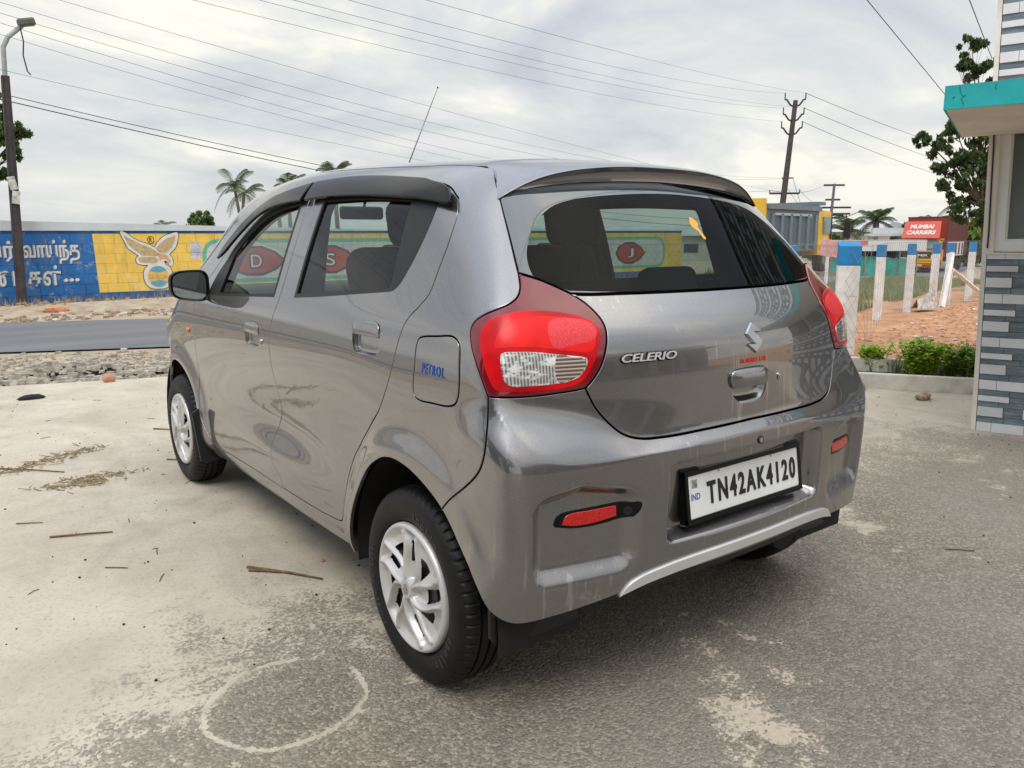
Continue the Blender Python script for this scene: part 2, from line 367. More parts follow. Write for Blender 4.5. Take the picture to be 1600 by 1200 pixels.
def Yf(x,z):
    x,z=np.broadcast_arrays(np.asarray(x,float),np.asarray(z,float))
    ax=np.abs(x);zc=Zc(np.minimum(ax,.8));t=(z-zc)/Hc(np.minimum(ax,.8))
    t=-smax(-smax(t,np.full_like(t,0.),.12),np.full_like(t,-1.),.5)
    y=Yb(z)+(Yt(z)-Yb(z))*t-(.19+.09*sstep((z-.70)/.2))*x*x
    m=(z<.74)&(z>.36)
    if np.any(m) and DETAIL:
        axm=ax[m];zm=z[m];d=np.zeros(axm.shape)
        def rnd_(sx,sz):
            sx=np.clip(sx,0,1);sz=np.clip(sz,0,1); return sstep(1-np.hypot(1-sx,1-sz))
        d-=.050*rnd_((.352-axm)/.040,np.minimum((.702-zm)/.026,(zm-.470)/.036))
        zt=.694-.03*np.abs(axm-.60)/.16
        d-=.032*rnd_(np.minimum((axm-.405)/.085,(.745-axm)/.055),np.minimum((zt-zm)/.052,(zm-.405)/.085))
        y=np.array(y);y[m]+=d
    for e in EXTRA: y=y+e(np.abs(x),z)
    return y
def Tf(x,y):
    return T0(y)-.10*x*x-.12*x**4
def F(x,y,z):
    s=np.abs(x)-Wf(y,z)
    r=-y-Yf(x,z)
    k=.10+.10*sstep((z-1.1)/.3)
    f=smax(s*.97,r*.85,k)
    top=(z-Tf(x,y))
    f=smax(f,top*.95,.13)
    fr=(y-(3.12-.28*x*x-.35*np.abs(x)**4-1.2*np.maximum(z-.75,0)**2))*.9
    f=smax(f,fr,.12)
    return f
def N(x,y,z,e=1e-3):
    g=np.stack([F(x+e,y,z)-F(x-e,y,z),F(x,y+e,z)-F(x,y-e,z),F(x,y,z+e)-F(x,y,z-e)],-1)
    return g/np.linalg.norm(g,axis=-1,keepdims=True)
# chart
CX,CY,RR=-.35,.15,.6
U1=CY-RR*np.pi/2;U0=U1+CX   # U0: centre line
def spine(u):
    u=np.asarray(u,float);right=u<U0
    v=np.where(right,2*U0-u,u)
    phi=np.clip((CY-v)/RR,0,np.pi/2)
    ox=np.where(v<U1,CX+(U1-v),CX);oy=np.where(v>CY,v,CY)
    dx=-np.cos(phi);dy=-np.sin(phi)
    s=np.where(right,-1,1)
    return ox*s,oy,dx*s,dy
def chart2xyz(u,z,off=0):
    ox,oy,dx,dy=spine(u);z=np.asarray(z,float)
    a=np.zeros(ox.shape);b=np.full(ox.shape,1.4)
    for _ in range(38):
        m=(a+b)/2;v=F(ox+m*dx,oy+m*dy,z)
        ins=v<0;a=np.where(ins,m,a);b=np.where(ins,b,m)
    m=(a+b)/2
    return ox+m*dx,oy+m*dy,z

def xyz2chart(x,y,z):
    if y>=CY: u=y
    elif -abs(x)>CX: u=U1-(-abs(x)-CX)
    else: u=CY-RR*math.atan2(CY-y,CX+abs(x))
    return (u,z)
def root_along(o,d,lo,hi,Fn=None):
    Fn=Fn or F
    a=np.full(o[0].shape,lo,float);b=np.full(o[0].shape,hi,float)
    for _ in range(34):
        m=(a+b)/2; ins=Fn(o[0]+m*d[0],o[1]+m*d[1],o[2]+m*d[2])<0; a=np.where(ins,m,a); b=np.where(ins,b,m)
    m=(a+b)/2; return o[0]+m*d[0],o[1]+m*d[1],o[2]+m*d[2]
def side_chart(a,b): return chart2xyz(a,b)
def top_chart(a,b):   # a=x, b=y
    a=np.asarray(a,float); return root_along((a,np.asarray(b,float),np.full(a.shape,.60)),(0,0,1),0,1.4)
def front_chart(a,b): # a=x, b=z
    a=np.asarray(a,float); return root_along((a,np.full(a.shape,2.3),np.asarray(b,float)),(0,1,0),0,1.4)
def rear_chart(a,b):  # a=x, b=z
    a=np.asarray(a,float); return root_along((a,np.full(a.shape,.0),np.asarray(b,float)),(0,-1,0),0,1.0)
CH={'side':side_chart,'top':top_chart,'front':front_chart,'rear':rear_chart}
def inset(poly,d):
    """move a dense closed polygon inwards by d"""
    P=poly; A=.5*np.sum(P[:,0]*np.roll(P[:,1],-1)-np.roll(P[:,0],-1)*P[:,1]); s=1 if A>0 else -1
    T=np.roll(P,-1,0)-np.roll(P,1,0); L=np.linalg.norm(T,axis=1,keepdims=True); T/=np.maximum(L,1e-9)
    n=np.stack([-T[:,1],T[:,0]],1)*s
    return P+n*d
def in_poly(q,P):
    x,y=q[:,0],q[:,1]; ins=np.zeros(len(q),bool); j=len(P)-1
    for i in range(len(P)):
        xi,yi=P[i];xj,yj=P[j]
        if yi!=yj:
            c=((yi>y)!=(yj>y))&(x<(xj-xi)*(y-yi)/(yj-yi)+xi); ins^=c
        j=i
    return ins
def poly_dist(q,P):
    d=np.full(len(q),1e9); Q=np.roll(P,-1,0)
    for a,b in zip(P,Q):
        e=b-a; w=q-a; t=np.clip((w@e)/(e@e+1e-12),0,1); d=np.minimum(d,np.hypot(w[:,0]-t*e[0],w[:,1]-t*e[1]))
    return d
def panel(name,poly,mat,parent=None,chart='side',holes=(),off=0.,gap=.0018,h=.016,flange=.012,mirror=False,both=False,soft=.0016,label=None,disp=None,hole_gap=None):
    """sheet cut out of the body surface: crowned, with turned-in edges"""
    cf=CH[chart]; loops=[np.array(poly,float)]+[np.array(q,float) for q in holes]
    gaps=[gap]+[-(gap if hole_gap is None else hole_gap)]*len(holes)
    inner=[inset(l,g+(soft if g>=0 else -soft)) for l,g in zip(loops,gaps)]; edge=[inset(l,g) for l,g in zip(loops,gaps)]
    lo=inner[0].min(0);hi=inner[0].max(0)
    gx=np.arange(lo[0]+h*.5,hi[0],h);gy=np.arange(lo[1]+h*.5,hi[1],h)
    if len(gx) and len(gy):
        G=np.stack(np.meshgrid(gx,gy),-1).reshape(-1,2); G=G[in_poly(G,inner[0])]
        for l in inner[1:]:
            if len(G): G=G[~in_poly(G,l)]
        if len(G):
            d=np.min([poly_dist(G,l) for l in inner],0); G=G[d>h*.45]
    else: G=np.zeros((0,2))
    pts=np.concatenate(inner+[G]); E=[];k=0
    for l in inner:
        n=len(l); E+=[(k+i,k+(i+1)%n) for i in range(n)]; k+=n
    vs,_,fs,ov,_,_=geometry.delaunay_2d_cdt([Vector(p) for p in pts],E,[],0,1e-6)
    V2=np.array([v[:] for v in vs]); Fs=np.array([f for f in fs]); cen=V2[Fs].mean(1)
    keep=in_poly(cen,inner[0])
    for l in inner[1:]: keep&=~in_poly(cen,l)
    Fs=Fs[keep]
    def surf(a,b):
        P=np.stack(cf(a,b),-1); n=N(P[:,0],P[:,1],P[:,2]); o=off
        if disp is not None: o=off+disp(a,b)
        o=np.broadcast_to(np.asarray(o,float),(len(P),))[:,None]
        return P+n*o,n
    P,n=surf(V2[:,0],V2[:,1])
    if disp is not None:
        e=.0015; Pa,_=surf(V2[:,0]+e,V2[:,1]);Pb,_=surf(V2[:,0]-e,V2[:,1]);Pc,_=surf(V2[:,0],V2[:,1]+e);Pd,_=surf(V2[:,0],V2[:,1]-e)
        m=np.cross(Pa-Pb,Pc-Pd); m/=np.linalg.norm(m,axis=1,keepdims=True)+1e-12; s=np.sign(np.sum(m*n,1,keepdims=True)); n=m*s
    V=[P];NN=[n];FF=[tuple(f) for f in Fs]
    # orientation
    a,b,c=P[Fs[:,0]],P[Fs[:,1]],P[Fs[:,2]]; fl=np.sum(np.cross(b-a,c-a)*n[Fs[:,0]],1)<0
    FF=[(f[0],f[2],f[1]) if q else (f[0],f[1],f[2]) for f,q in zip(FF,fl)]
    # edge rings; find index of every inner-loop vertex in the triangulation
    if flange>0:
        orig={}
        for i,o_ in enumerate(ov):
            for j in o_: orig[j]=i
        base=len(P); k=0
        for l,ed in zip(inner,edge):
            idx=[orig.get(k+i,None) for i in range(len(l))]; k+=len(l)
            ok=[i for i in range(len(l)) if idx[i] is not None]
            Pe,ne=surf(ed[ok,0],ed[ok,1]); ii=np.array([idx[i] for i in ok]); out=Pe-P[ii]; out/=np.linalg.norm(out,axis=1,keepdims=True)+1e-12
            R1=Pe-ne*soft; R2=Pe-ne*flange; m=len(ok)
            n1=out*.85+ne*.53; n2=out
            V+=[R1,R2,R1];NN+=[n1,n2,n2]
            for i in range(m):
                j=(i+1)%m; A,B=int(ii[i]),int(ii[j]); r=base+i;rj=base+j
                FF.append((A,B,rj,r)); FF.append((base+2*m+i,base+2*m+j,base+m+j,base+m+i))
            base+=3*m
    V=np.concatenate(V);NN=np.concatenate(NN); NN/=np.linalg.norm(NN,axis=1,keepdims=True)+1e-12
    # flange faces: orient along their normals
    out=[]
    for f in FF:
        if len(f)==4:
            nn=np.cross(V[f[1]]-V[f[0]],V[f[2]]-V[f[0]])
            if nn@NN[f[0]]<0: f=f[::-1]
        out.append(f)
    res=[]
    for s in ((1,-1) if both else ((-1,) if mirror else (1,))):
        VV=V*[s,1,1];NM=NN*[s,1,1]; F2=out if s==1 else [f[::-1] for f in out]
        o=mesh_obj(name,VV,F2,mat,parent,normals=NM)
        if label: o['label']=label if s==1 else label.replace('left','right')
        res.append(o)
    return res if both else res[0]
def surf_pt(a,b,off=0.,chart='side'):
    P=np.stack(CH[chart](np.array([a]),np.array([b])),-1); n=N(P[:,0],P[:,1],P[:,2]); return Vector(P[0]+n[0]*off),Vector(n[0])
def wrap_text(name,body,c,w,h,depth,mat,parent,chart='rear',off=.001,flip=1,rot=0.,**k):
    """lettering laid on the body surface"""
    V,Fc=fit_text(body,w,h,depth,**k) if isinstance(body,str) else body
    ca,sa=math.cos(rot),math.sin(rot)
    a=np.array([c[0]+flip*(v[0]*ca-v[1]*sa) for v in V]);b=np.array([c[1]+v[0]*sa+v[1]*ca for v in V])
    P=np.stack(CH[chart](a,b),-1);n=N(P[:,0],P[:,1],P[:,2]); P=P+n*(off+np.array([v[2] for v in V]))[:,None]
    if flip<0: Fc=[f[::-1] for f in Fc]
    return mesh_obj(name,P,Fc,mat,parent)
car=empty('hatchback_car',(0,.9,0))
tag(car,'grey five-door hatchback with silver wheel covers parked on the concrete yard','car')
# --- key curves in the body chart (u runs along the side then round the corner, z is height)
RDR=[(-.174,1.379),(-.191,1.338),(-.176,1.269),(-.142,1.19),(-.116,1.127),(-.074,1.093),(-.016,1.055),(.006,1.026),(.024,.981),(.064,.886),(.131,.802),(.216,.726),(.321,.641),(.393,.578),(.440,.505),(.459,.434),(.476,.362)]
DBOT=[(.519,.331),(.645,.322),(1.009,.313),(1.371,.311),(1.852,.304),(1.955,.312)]
FDF=[(1.966,.325),(2.007,.365),(2.055,.432),(2.09,.543),(2.085,.69),(2.02,.831),(1.983,.979),(1.975,1.015)]
JNT=[(1.03,.311),(1.036,.355),(1.095,.408),(1.120,.482),(1.085,.557),(1.030,.635),(1.007,.694),(1.012,.794),(1.000,.904),(.985,.952),(.967,1.005),(.947,1.049)]
JUP=[(.947,1.049),(.935,1.17),(.930,1.30),(.935,1.395),(.945,1.478)]
RSEAM=[(1.90,1.062),(1.772,1.18),(1.635,1.297),(1.506,1.363),(1.365,1.416),(1.241,1.444),(1.089,1.466),(.951,1.478),(.67,1.476),(.447,1.462),(.185,1.437),(-.079,1.412),(-.174,1.379)]
SEAM=[(-.341,1.465),(-.367,1.424),(-.394,1.379),(-.431,1.281),(-.455,1.183)]
LOUT=[(-.455,1.183),(-.457,1.157),(-.454,1.14),(-.445,1.126),(-.425,1.112),(-.394,1.1),(-.361,1.086),(-.335,1.068),(-.324,1.045),(-.329,1.014),(-.341,.981),(-.357,.942),(-.375,.898)]
LBOT=[(-.375,.898),(-.422,.896),(-.476,.8955),(-.534,.899),(-.579,.903),(-.600,.906)]
LIN=[(-.600,.906),(-.619,.926),(-.639,.955),(-.654,.99),(-.664,1.025),(-.667,1.048),(-.663,1.068),(-.649,1.092),(-.630,1.112),(-.601,1.131),(-.569,1.146),(-.518,1.166),(-.455,1.183)]
i_g=9 # index in LIN where the tailgate glass starts
BSEAM=[(-.375,.898),(-.375,.869),(-.373,.815),(-.366,.753),(-.352,.712),(-.315,.662),(-.270,.618),(-.238,.580)]
TGB=[(-.600,.906),(-.626,.854),(-.663,.808),(-.695,.782),(-.740,.767),(-.800,.763),(-.95,.765),(U0,.767)]
GLB=[(-.601,1.131),(-.66,1.1285),(-.755,1.128),(-.95,1.127),(U0,1.127)]
GLT=[(-.394,1.379),(-.476,1.399),(-.671,1.416),(-.84,1.426),(-.994,1.434),(U0,1.437)]
ST=.012
def mir(c): return [(2*U0-a,b) for a,b in c][::-1]
def arc(cy,r,a0,a1,n=40,cz=.285): return [(cy+r*math.cos(math.radians(a0+(a1-a0)*i/n)),cz+r*math.sin(math.radians(a0+(a1-a0)*i/n))) for i in range(n+1)]
# roof edge and windscreen edge in 3-D
p0,_=surf_pt(-.341,1.465); XR0=abs(p0.x)
def roof_x(y): return float(np.interp(y,[p0.y,.3,1.,1.72],[XR0,.545,.535,.50]))
ROOF_E=[(roof_x(y),y) for y in np.linspace(p0.y,1.72,24)]
WS_E=[(.50,1.72),(.545,1.95),(.60,2.25),(.645,2.46)]
def to_chart(c):
    x=np.array([-q[0] for q in c]);y=np.array([q[1] for q in c]);P=top_chart(x,y); return [xyz2chart(P[0][i],P[1][i],P[2][i]) for i in range(len(c))]
RC=to_chart(ROOF_E); WC=to_chart(catmull(WS_E,.05))
paint=M_('car_paint')
side=outline(SEAM[::-1],RC,WC,[WC[-1],(2.1,1.035),(1.975,1.02)],RSEAM[:1]+RSEAM[1:],RDR,[RDR[-1],(.490,.340),(.519,.331)],DBOT,[(1.955,.312),(1.99,.255),(1.985,.215)],[(1.985,.215),(1.5,.218),(1.0,.224),(.5,.245),(.3773,.262)],arc(0,.378,-3.5,128),BSEAM[::-1],LOUT[::-1],step=ST)
FUEL=[(-.124,1.014),(-.20,1.022),(-.270,1.026),(-.291,1.010),(-.296,.96),(-.294,.886),(-.283,.862),(-.255,.851),(-.19,.8475),(-.13,.846),(-.104,.853),(-.094,.875),(-.096,.93),(-.099,.99),(-.107,1.008)]
fuel=np.array(catmull(FUEL,.008,True))
panel('body_side',side,paint,car,holes=[fuel],both=True,h=.014)
# petrol flap (left) and its blank twin on the right
ff=panel('fuel_flap',fuel,paint,car,both=False,off=.0,gap=.0026)
panel('body_side_filler',fuel,paint,car,mirror=True,gap=-.001,flange=0)
wrap_text('fuel_lettering','PETROL',(-.193,.934),.103,.027,.0006,M_('blue_sticker'),ff,'side',off=.0012,flip=-1,rot=-.02,bold=.012,spacing=1.30)
# doors
def hole(c,step=.008): return np.array(catmull(c,step,True))
RWIN=outline([(.812,1.070),(.60,1.085),(.40,1.102),(.20,1.119)],[(.20,1.119),(.150,1.126),(.112,1.146),(.09,1.167)],[(.09,1.167),(.051,1.215),(.010,1.275),(-.020,1.330),(-.030,1.358),(-.012,1.376)],[(-.012,1.376),(.195,1.393),(.365,1.403),(.60,1.411),(.800,1.414)],[(.800,1.414),(.812,1.070)],step=ST)
RGLA=outline([(.798,1.081),(.47,1.103),(.168,1.130)],[(.168,1.130),(.183,1.27),(.193,1.382)],[(.193,1.382),(.50,1.399),(.788,1.402)],[(.788,1.402),(.798,1.081)],step=ST)
FWIN=outline([(1.800,1.028),(1.45,1.042),(1.000,1.062)],[(1.000,1.062),(.990,1.25),(.992,1.413)],[(.992,1.413),(1.19,1.400),(1.33,1.372),(1.45,1.330),(1.575,1.262),(1.68,1.185),(1.76,1.110),(1.800,1.028)],step=ST)
FGLA=outline([(1.640,1.043),(1.35,1.053),(1.013,1.071)],[(1.013,1.071),(1.004,1.25),(1.006,1.402)],[(1.006,1.402),(1.19,1.384),(1.32,1.356),(1.43,1.315),(1.53,1.262),(1.600,1.205)],[(1.600,1.205),(1.640,1.050)],step=ST)
hR=hole([(.322,1.005),(.318,1.024),(.298,1.031),(.245,1.0345),(.188,1.034),(.166,1.024),(.158,1.000),(.150,.975),(.146,.955),(.160,.940),(.215,.935),(.277,.934),(.300,.944),(.312,.970)],.006)
hF=hole([(1.270,.930),(1.266,.946),(1.246,.953),(1.195,.9575),(1.138,.957),(1.114,.949),(1.106,.925),(1.104,.895),(1.108,.875),(1.128,.865),(1.18,.861),(1.246,.859),(1.266,.870),(1.272,.895)],.006)
rdoor=outline(JNT[::-1][0:1]+JNT[::-1][1:],[(1.03,.311),(1.009,.313),(.645,.322),(.519,.331)],[(.519,.331),(.490,.340),(.476,.362)],RDR[::-1],[q for q in RSEAM[::-1] if q[0]<.945]+[(.945,1.478)],JUP[::-1],step=ST)
fdoor=outline(JNT,JUP,[(.951,1.478)]+[q for q in RSEAM[::-1] if q[0]>.952],[RSEAM[0],(1.945,1.035),(1.975,1.015)],FDF[::-1],[(1.966,.325),(1.955,.312)],DBOT[::-1][:4][:-1]+[(1.03,.311)],step=ST)
for s,sn in ((1,'left'),(-1,'right')):
    for dn,poly,win,gla,hd in (('rear_door',rdoor,RWIN,RGLA,hR),('front_door',fdoor,FWIN,FGLA,hF)):
        d=panel(dn,poly,paint,car,holes=[win,hd],mirror=s<0,h=.014,hole_gap=0.0)
        panel('window_frame',win,M_('rubber_trim' if dn=='front_door' else 'black_plastic'),d,holes=[gla],mirror=s<0,off=.0005,gap=-.0005,soft=.001,flange=.01,h=.02)
        panel('window_glass',gla,M_('glass_side'),d,mirror=s<0,off=-.006,gap=-.003,flange=0,h=.03)
        u0,z0=hd.mean(0); ru=(hd[:,0].max()-hd[:,0].min())/2; rz=(hd[:,1].max()-hd[:,1].min())/2
        def bowl(a,b,u0=u0,z0=z0,ru=ru,rz=rz):
            q=np.maximum(1-((a-u0)/ru)**4,0)*np.maximum(1-((b-z0)/rz)**4,0); return -.015*sstep(q*1.25)
        cup=panel('handle_cup',hd,M_('car_paint'),d,mirror=s<0,gap=-.0008,flange=0,soft=0,h=.0045,disp=bowl)
        q_=np.array([u0,z0])+(hd-[u0,z0])*.955; up=[i for i in range(len(q_)) if q_[i][1]>z0+rz*.02]
        st_=[i for i in up if (i-1)%len(q_) not in up][0]; q_=np.roll(q_,-st_,0)[:len(up)]
        g=outline(q_.tolist(),[q_[-1].tolist(),q_[0].tolist()],step=.006)
        def crown(a,b,u0=u0,z0=z0,ru=ru,rz=rz): return .0015+.007*np.maximum(1-((a-u0)/ru)**4,0)*np.maximum(1-((b-z0-rz*.48)/(rz*.55))**2,0)
        panel('door_handle',g,M_('car_paint'),d,mirror=s<0,gap=0,soft=.002,flange=.010,h=.006,disp=crown)
        if dn=='front_door':
            k,nk=surf_pt(1.088,.888); 
            o=MB().tube([k-nk*.004,k+nk*.003],.012,16).tube([k+nk*.003,k+nk*.004],.008,12).build('door_lock',M_('lock_metal'),d,flat_angle=40)
            if s<0: o.data.transform(Matrix.Scale(-1,4,(1,0,0))); o.data.flip_normals()
# rain visors
RV=outline([(.918,1.400),(.935,1.472)],[(.935,1.472),(.818,1.475),(.66,1.473),(.439,1.459),(.243,1.440),(.042,1.419),(-.085,1.404),(-.135,1.390),(-.158,1.370),(-.165,1.352)],[(-.165,1.352),(-.10,1.356),(-.039,1.362),(.195,1.378),(.365,1.390),(.569,1.400),(.80,1.404),(.918,1.400)],step=ST)
FV=outline([(.955,1.400),(.957,1.470)],[(.957,1.470),(1.07,1.458),(1.228,1.438),(1.355,1.410),(1.498,1.356),(1.627,1.290),(1.717,1.230),(1.755,1.180)],[(1.755,1.180),(1.70,1.198),(1.597,1.255),(1.50,1.305),(1.407,1.345),(1.30,1.375),(1.19,1.390),(1.06,1.398),(.955,1.400)],step=ST)
for s in (1,-1):
    for p,zb,zt in ((RV,0,0),(FV,0,0)):
        def vd(a,b): 
            return .007+.021*np.sqrt(np.clip((1.480-.30*np.maximum(a-1.25,0)**1.3-b)/.085,0,1))
        panel('rain_visor',p,M_('gloss_black'),car,mirror=s<0,gap=0,soft=.003,flange=.011,h=.014,disp=vd)
# front wing, bonnet, windscreen, nose (mostly out of sight)
HE=[(.655,2.47),(.675,2.62),(.675,2.80),(.63,2.95)]
HC=to_chart(catmull(HE,.05))
XN=2.93
wing=outline(FDF,[(1.975,1.02),(2.1,1.035),WC[-1]],[WC[-1],HC[0]],HC,[HC[-1],(XN,.80),(XN,.50),(XN,.235)],[(XN,.235),(2.86,.22),(2.805,.25)],[(2.805,.25)]+arc(2.435,.368,0,168,44),[(2.075,.36),(2.045,.30),(1.99,.255),(1.955,.312)],[(1.955,.312),(1.966,.325)],step=ST)
panel('front_wing',wing,paint,car,both=True,h=.018,gap=.0018)
for s in (1,-1):
    k,nk=surf_pt(2.115,.843); 
    o=MB().ico(k+nk*.001,.014,2,0,(.7,1.15,.95)).build('side_indicator',M_('orange_lens'),car,smooth=True)
    if s<0: o.data.transform(Matrix.Scale(-1,4,(1,0,0))); o.data.flip_normals()
def symp(c): 
    return c+[(-a,b) for a,b in c[::-1]]
xe=[(abs(a),b) for a,b in ROOF_E]
roof=outline([(x,y) for x,y in xe if y>=.035]+[(.50,1.72)],[(.50,1.72),(.25,1.79),(0,1.81),(-.25,1.79),(-.50,1.72)],[(-x,y) for x,y in xe[::-1] if y>=.035],step=.02)
panel('roof',roof,paint,car,chart='top',h=.03,gap=.001)
ws=outline(WS_E,[(.645,2.46),(.33,2.55),(0,2.58),(-.33,2.55),(-.645,2.46)],[(-a,b) for a,b in WS_E[::-1]],[(-.50,1.72),(-.25,1.79),(0,1.81),(.25,1.79),(.50,1.72)],step=.02)
panel('windscreen',ws,M_('glass_front'),car,chart='top',h=.04,gap=.003,flange=.004)
hood=outline(HE,[(.63,2.95),(.30,3.035),(0,3.055),(-.30,3.035),(-.63,2.95)],[(-a,b) for a,b in HE[::-1]],[(-.655,2.47),(-.33,2.56),(0,2.59),(.33,2.56),(.655,2.47)],step=.02)
panel('bonnet',hood,paint,car,chart='top',h=.04,gap=.003)
Pn=side_chart(np.full(12,XN),np.linspace(.24,.82,12)); xs_=[abs(float(v)) for v in Pn[0]]; zs_=list(np.linspace(.24,.82,12))
nose=outline(list(zip(xs_,zs_)),[(xs_[-1],.82),(.3,.86),(0,.865),(-.3,.86),(-xs_[-1],.82)],[(-a,b) for a,b in zip(xs_[::-1],zs_[::-1])],[(-xs_[0],.24),(xs_[0],.24)],step=.02)
panel('front_bumper',nose,paint,car,chart='front',h=.05,gap=.002)
for s in (1,-1):
    panel('headlamp',outline([(.42*s,.66),(.60*s,.70),(.68*s,.78),(.60*s,.80),(.44*s,.74),(.42*s,.66)],step=.02),M_('lens_clear'),car,chart='front',off=.006,h=.03,gap=0)
panel('grille',outline([(-.38,.60),(-.36,.70),(.36,.70),(.38,.60)],[(.38,.60),(.2,.57),(-.2,.57),(-.38,.60)],step=.02),M_('black_plastic'),car,chart='front',off=.004,h=.03,gap=0)
# tailgate
tg=outline(GLB[::-1],LIN[:i_g+1][::-1],TGB,mir(TGB),mir(LIN[:i_g+1][::-1]),mir(GLB[::-1]),step=ST)
TCUP=hole([(-.0995+0,.885),(-.098,.905),(-.082,.914),(-.02,.917),(.045,.914),(.062,.904),(.066,.880),(.064,.850),(.048,.828),(.022,.816),(-.02,.812),(-.055,.818),(-.080,.835),(-.095,.860)],.006)
def x2u(x,z): return xyz2chart(-abs(x),-.55,z)[0] if x<=0 else 2*U0-xyz2chart(-abs(x),-.55,z)[0]
tcup=np.array([(x2u(a,b),b) for a,b in TCUP])
tgate=panel('tailgate',tg,paint,car,holes=[tcup],h=.012,gap=.0032,hole_gap=0.,flange=.018)
u0,z0=tcup.mean(0);ru=(tcup[:,0].max()-tcup[:,0].min())/2;rz=(tcup[:,1].max()-tcup[:,1].min())/2
def tb(a,b): return -.024*sstep(1.15*np.maximum(1-np.abs((a-u0)/ru)**3,0)*np.maximum(1-np.abs((b-z0)/rz)**3,0))
panel('handle_cup',tcup,paint,tgate,gap=-.001,flange=0,soft=0,h=.005,disp=tb)
TG=np.array([(x2u(a,b),b) for a,b in catmull([(-.096,.872),(-.101,.890),(-.094,.908),(-.075,.913),(-.02,.914),(.042,.911),(.060,.903),(.065,.888),(.062,.870),(.05,.862),(-.02,.861),(-.085,.862)],.006,True)])
def tcr(a,b): return .006+.012*np.maximum(1-np.abs((a-U0-.02)/.085)**4,0)*np.maximum(1-((b-.888)/.028)**2,0)
panel('handle_grip',TG,paint,tgate,gap=0,soft=.003,flange=.016,h=.005,disp=tcr)
k=Vector((.1317,-.540,.8743)); MB().tube([k+Vector((0,.004,0)),k-Vector((0,.004,0))],.0125,20).tube([k-Vector((0,.004,0)),k-Vector((0,.0055,0))],.007,14).build('lock',M_('lock_metal'),tgate,flat_angle=40)
# emblem and lettering
def badge(pts,c,sx,sz,name,depth,mat):
    P=np.array(pts); T=inset(P,.085); n=len(P)
    V=[(a*sx,b*sz,0) for a,b in P]+[(a*sx,b*sz,depth) for a,b in T]; Fc=[(i,(i+1)%n,n+(i+1)%n,n+i) for i in range(n)]
    for t in geometry.tessellate_polygon([[Vector((a,b,0)) for a,b in T]]): Fc.append(tuple(n+i for i in t))
    o=wrap_text(name,(V,Fc),c,0,0,0,mat,tgate,'rear',off=.001)
    bm=bmesh.new(); bm.from_mesh(o.data); bmesh.ops.recalc_face_normals(bm,faces=bm.faces[:]); bm.to_mesh(o.data); bm.free(); return o
q=[(0,1.14)]+[(.38,.80),(.75,.46)]+[(.50,.36),(.28,.36),(.02,.52)][0:3]+[(.36,.16),(.72,-.34)]+[(.38,-.78),(0,-1.14)]+[(-.38,-.80),(-.75,-.46)]+[(-.50,-.36),(-.28,-.36),(-.02,-.52)]+[(-.36,-.16),(-.72,.34)]+[(-.38,.78)]
badge(q,(.008,.994),.0485,.0365,'emblem',.0055,M_('chrome_dark'))
bk_=wrap_text('model_lettering','CELERIO',(-.372,.9725),.169,.0245,.0025,M_('gloss_black'),tgate,'rear',off=.0008,shear=.25,bold=.055,spacing=.97)
wrap_text('chrome_lettering','CELERIO',(-.372,.9727),.164,.0200,.003,M_('chrome'),bk_,'rear',off=.0032,shear=.25,bold=.012,spacing=.97)
wrap_text('red_sticker_lettering','SR SMART CAR',(.002,.934),.115,.0125,.0004,M_('red_sticker'),tgate,'rear',off=.001,bold=.02,spacing=1.15)
# rear glass
gl=outline(SEAM[2:],LIN[i_g:][::-1],GLB,mir(GLB),mir(LIN[i_g:][::-1]),mir(SEAM[2:]),mir(GLT),GLT[::-1],step=ST)
rg=panel('rear_window',gl,M_('glass_rear'),car,h=.02,gap=.003,flange=.004)
# ceramic band round the glass; its grey-blue base colour imitates reflected sky
GI=[(-.500,1.180),(-.492,1.205),(-.494,1.238),(-.530,1.294),(-.626,1.344),(-.809,1.374),(-.965,1.388),(U0,1.394)]
gi=outline(GI+mir(GI)[1:],[mir(GI)[-1],(2*U0+.55,1.160),(2*U0+.60,1.142)],[(2*U0+.60,1.142),(2*U0+.75,1.136),(2*U0+.95,1.135),(U0,1.135),(-.95,1.135),(-.75,1.136),(-.60,1.142)],[(-.60,1.142),(-.55,1.160),GI[0]],step=ST)
panel('glass_border',gl,M_('glass_band'),rg,holes=[gi],off=.0007,gap=.004,flange=0,h=.02,soft=0)
SP=[(.0347,1.3279),(.0438,1.3255),(.0511,1.3194),(.0551,1.3119),(.0521,1.3045),(.0421,1.2976),(.0441,1.2921),(.0480,1.2652),(.0413,1.2616),(.0355,1.2634),(.0343,1.2872),(.0262,1.2914),(.0184,1.3006),(.0202,1.3117)]
mb=MB().prism([(a-.038,b-1.295) for a,b in SP],0,1,lambda a,b,h:(a,b,h*.0006))
wrap_text('spear_sticker',(mb.V,mb.F),(.038,1.295),0,0,0,M_('orange_sticker'),rg,'rear',off=.0018)
SE=np.array(catmull(SEAM,.02)); TT=np.gradient(SE,axis=0); TT/=np.linalg.norm(TT,axis=1,keepdims=True); NN_=np.stack([-TT[:,1],TT[:,0]],1)
panel('tailgate_seal',np.concatenate([SE+NN_*.020,(SE-NN_*.020)[::-1]]),M_('gap_black'),car,both=True,off=-.016,gap=0,flange=0,h=.02,soft=0)
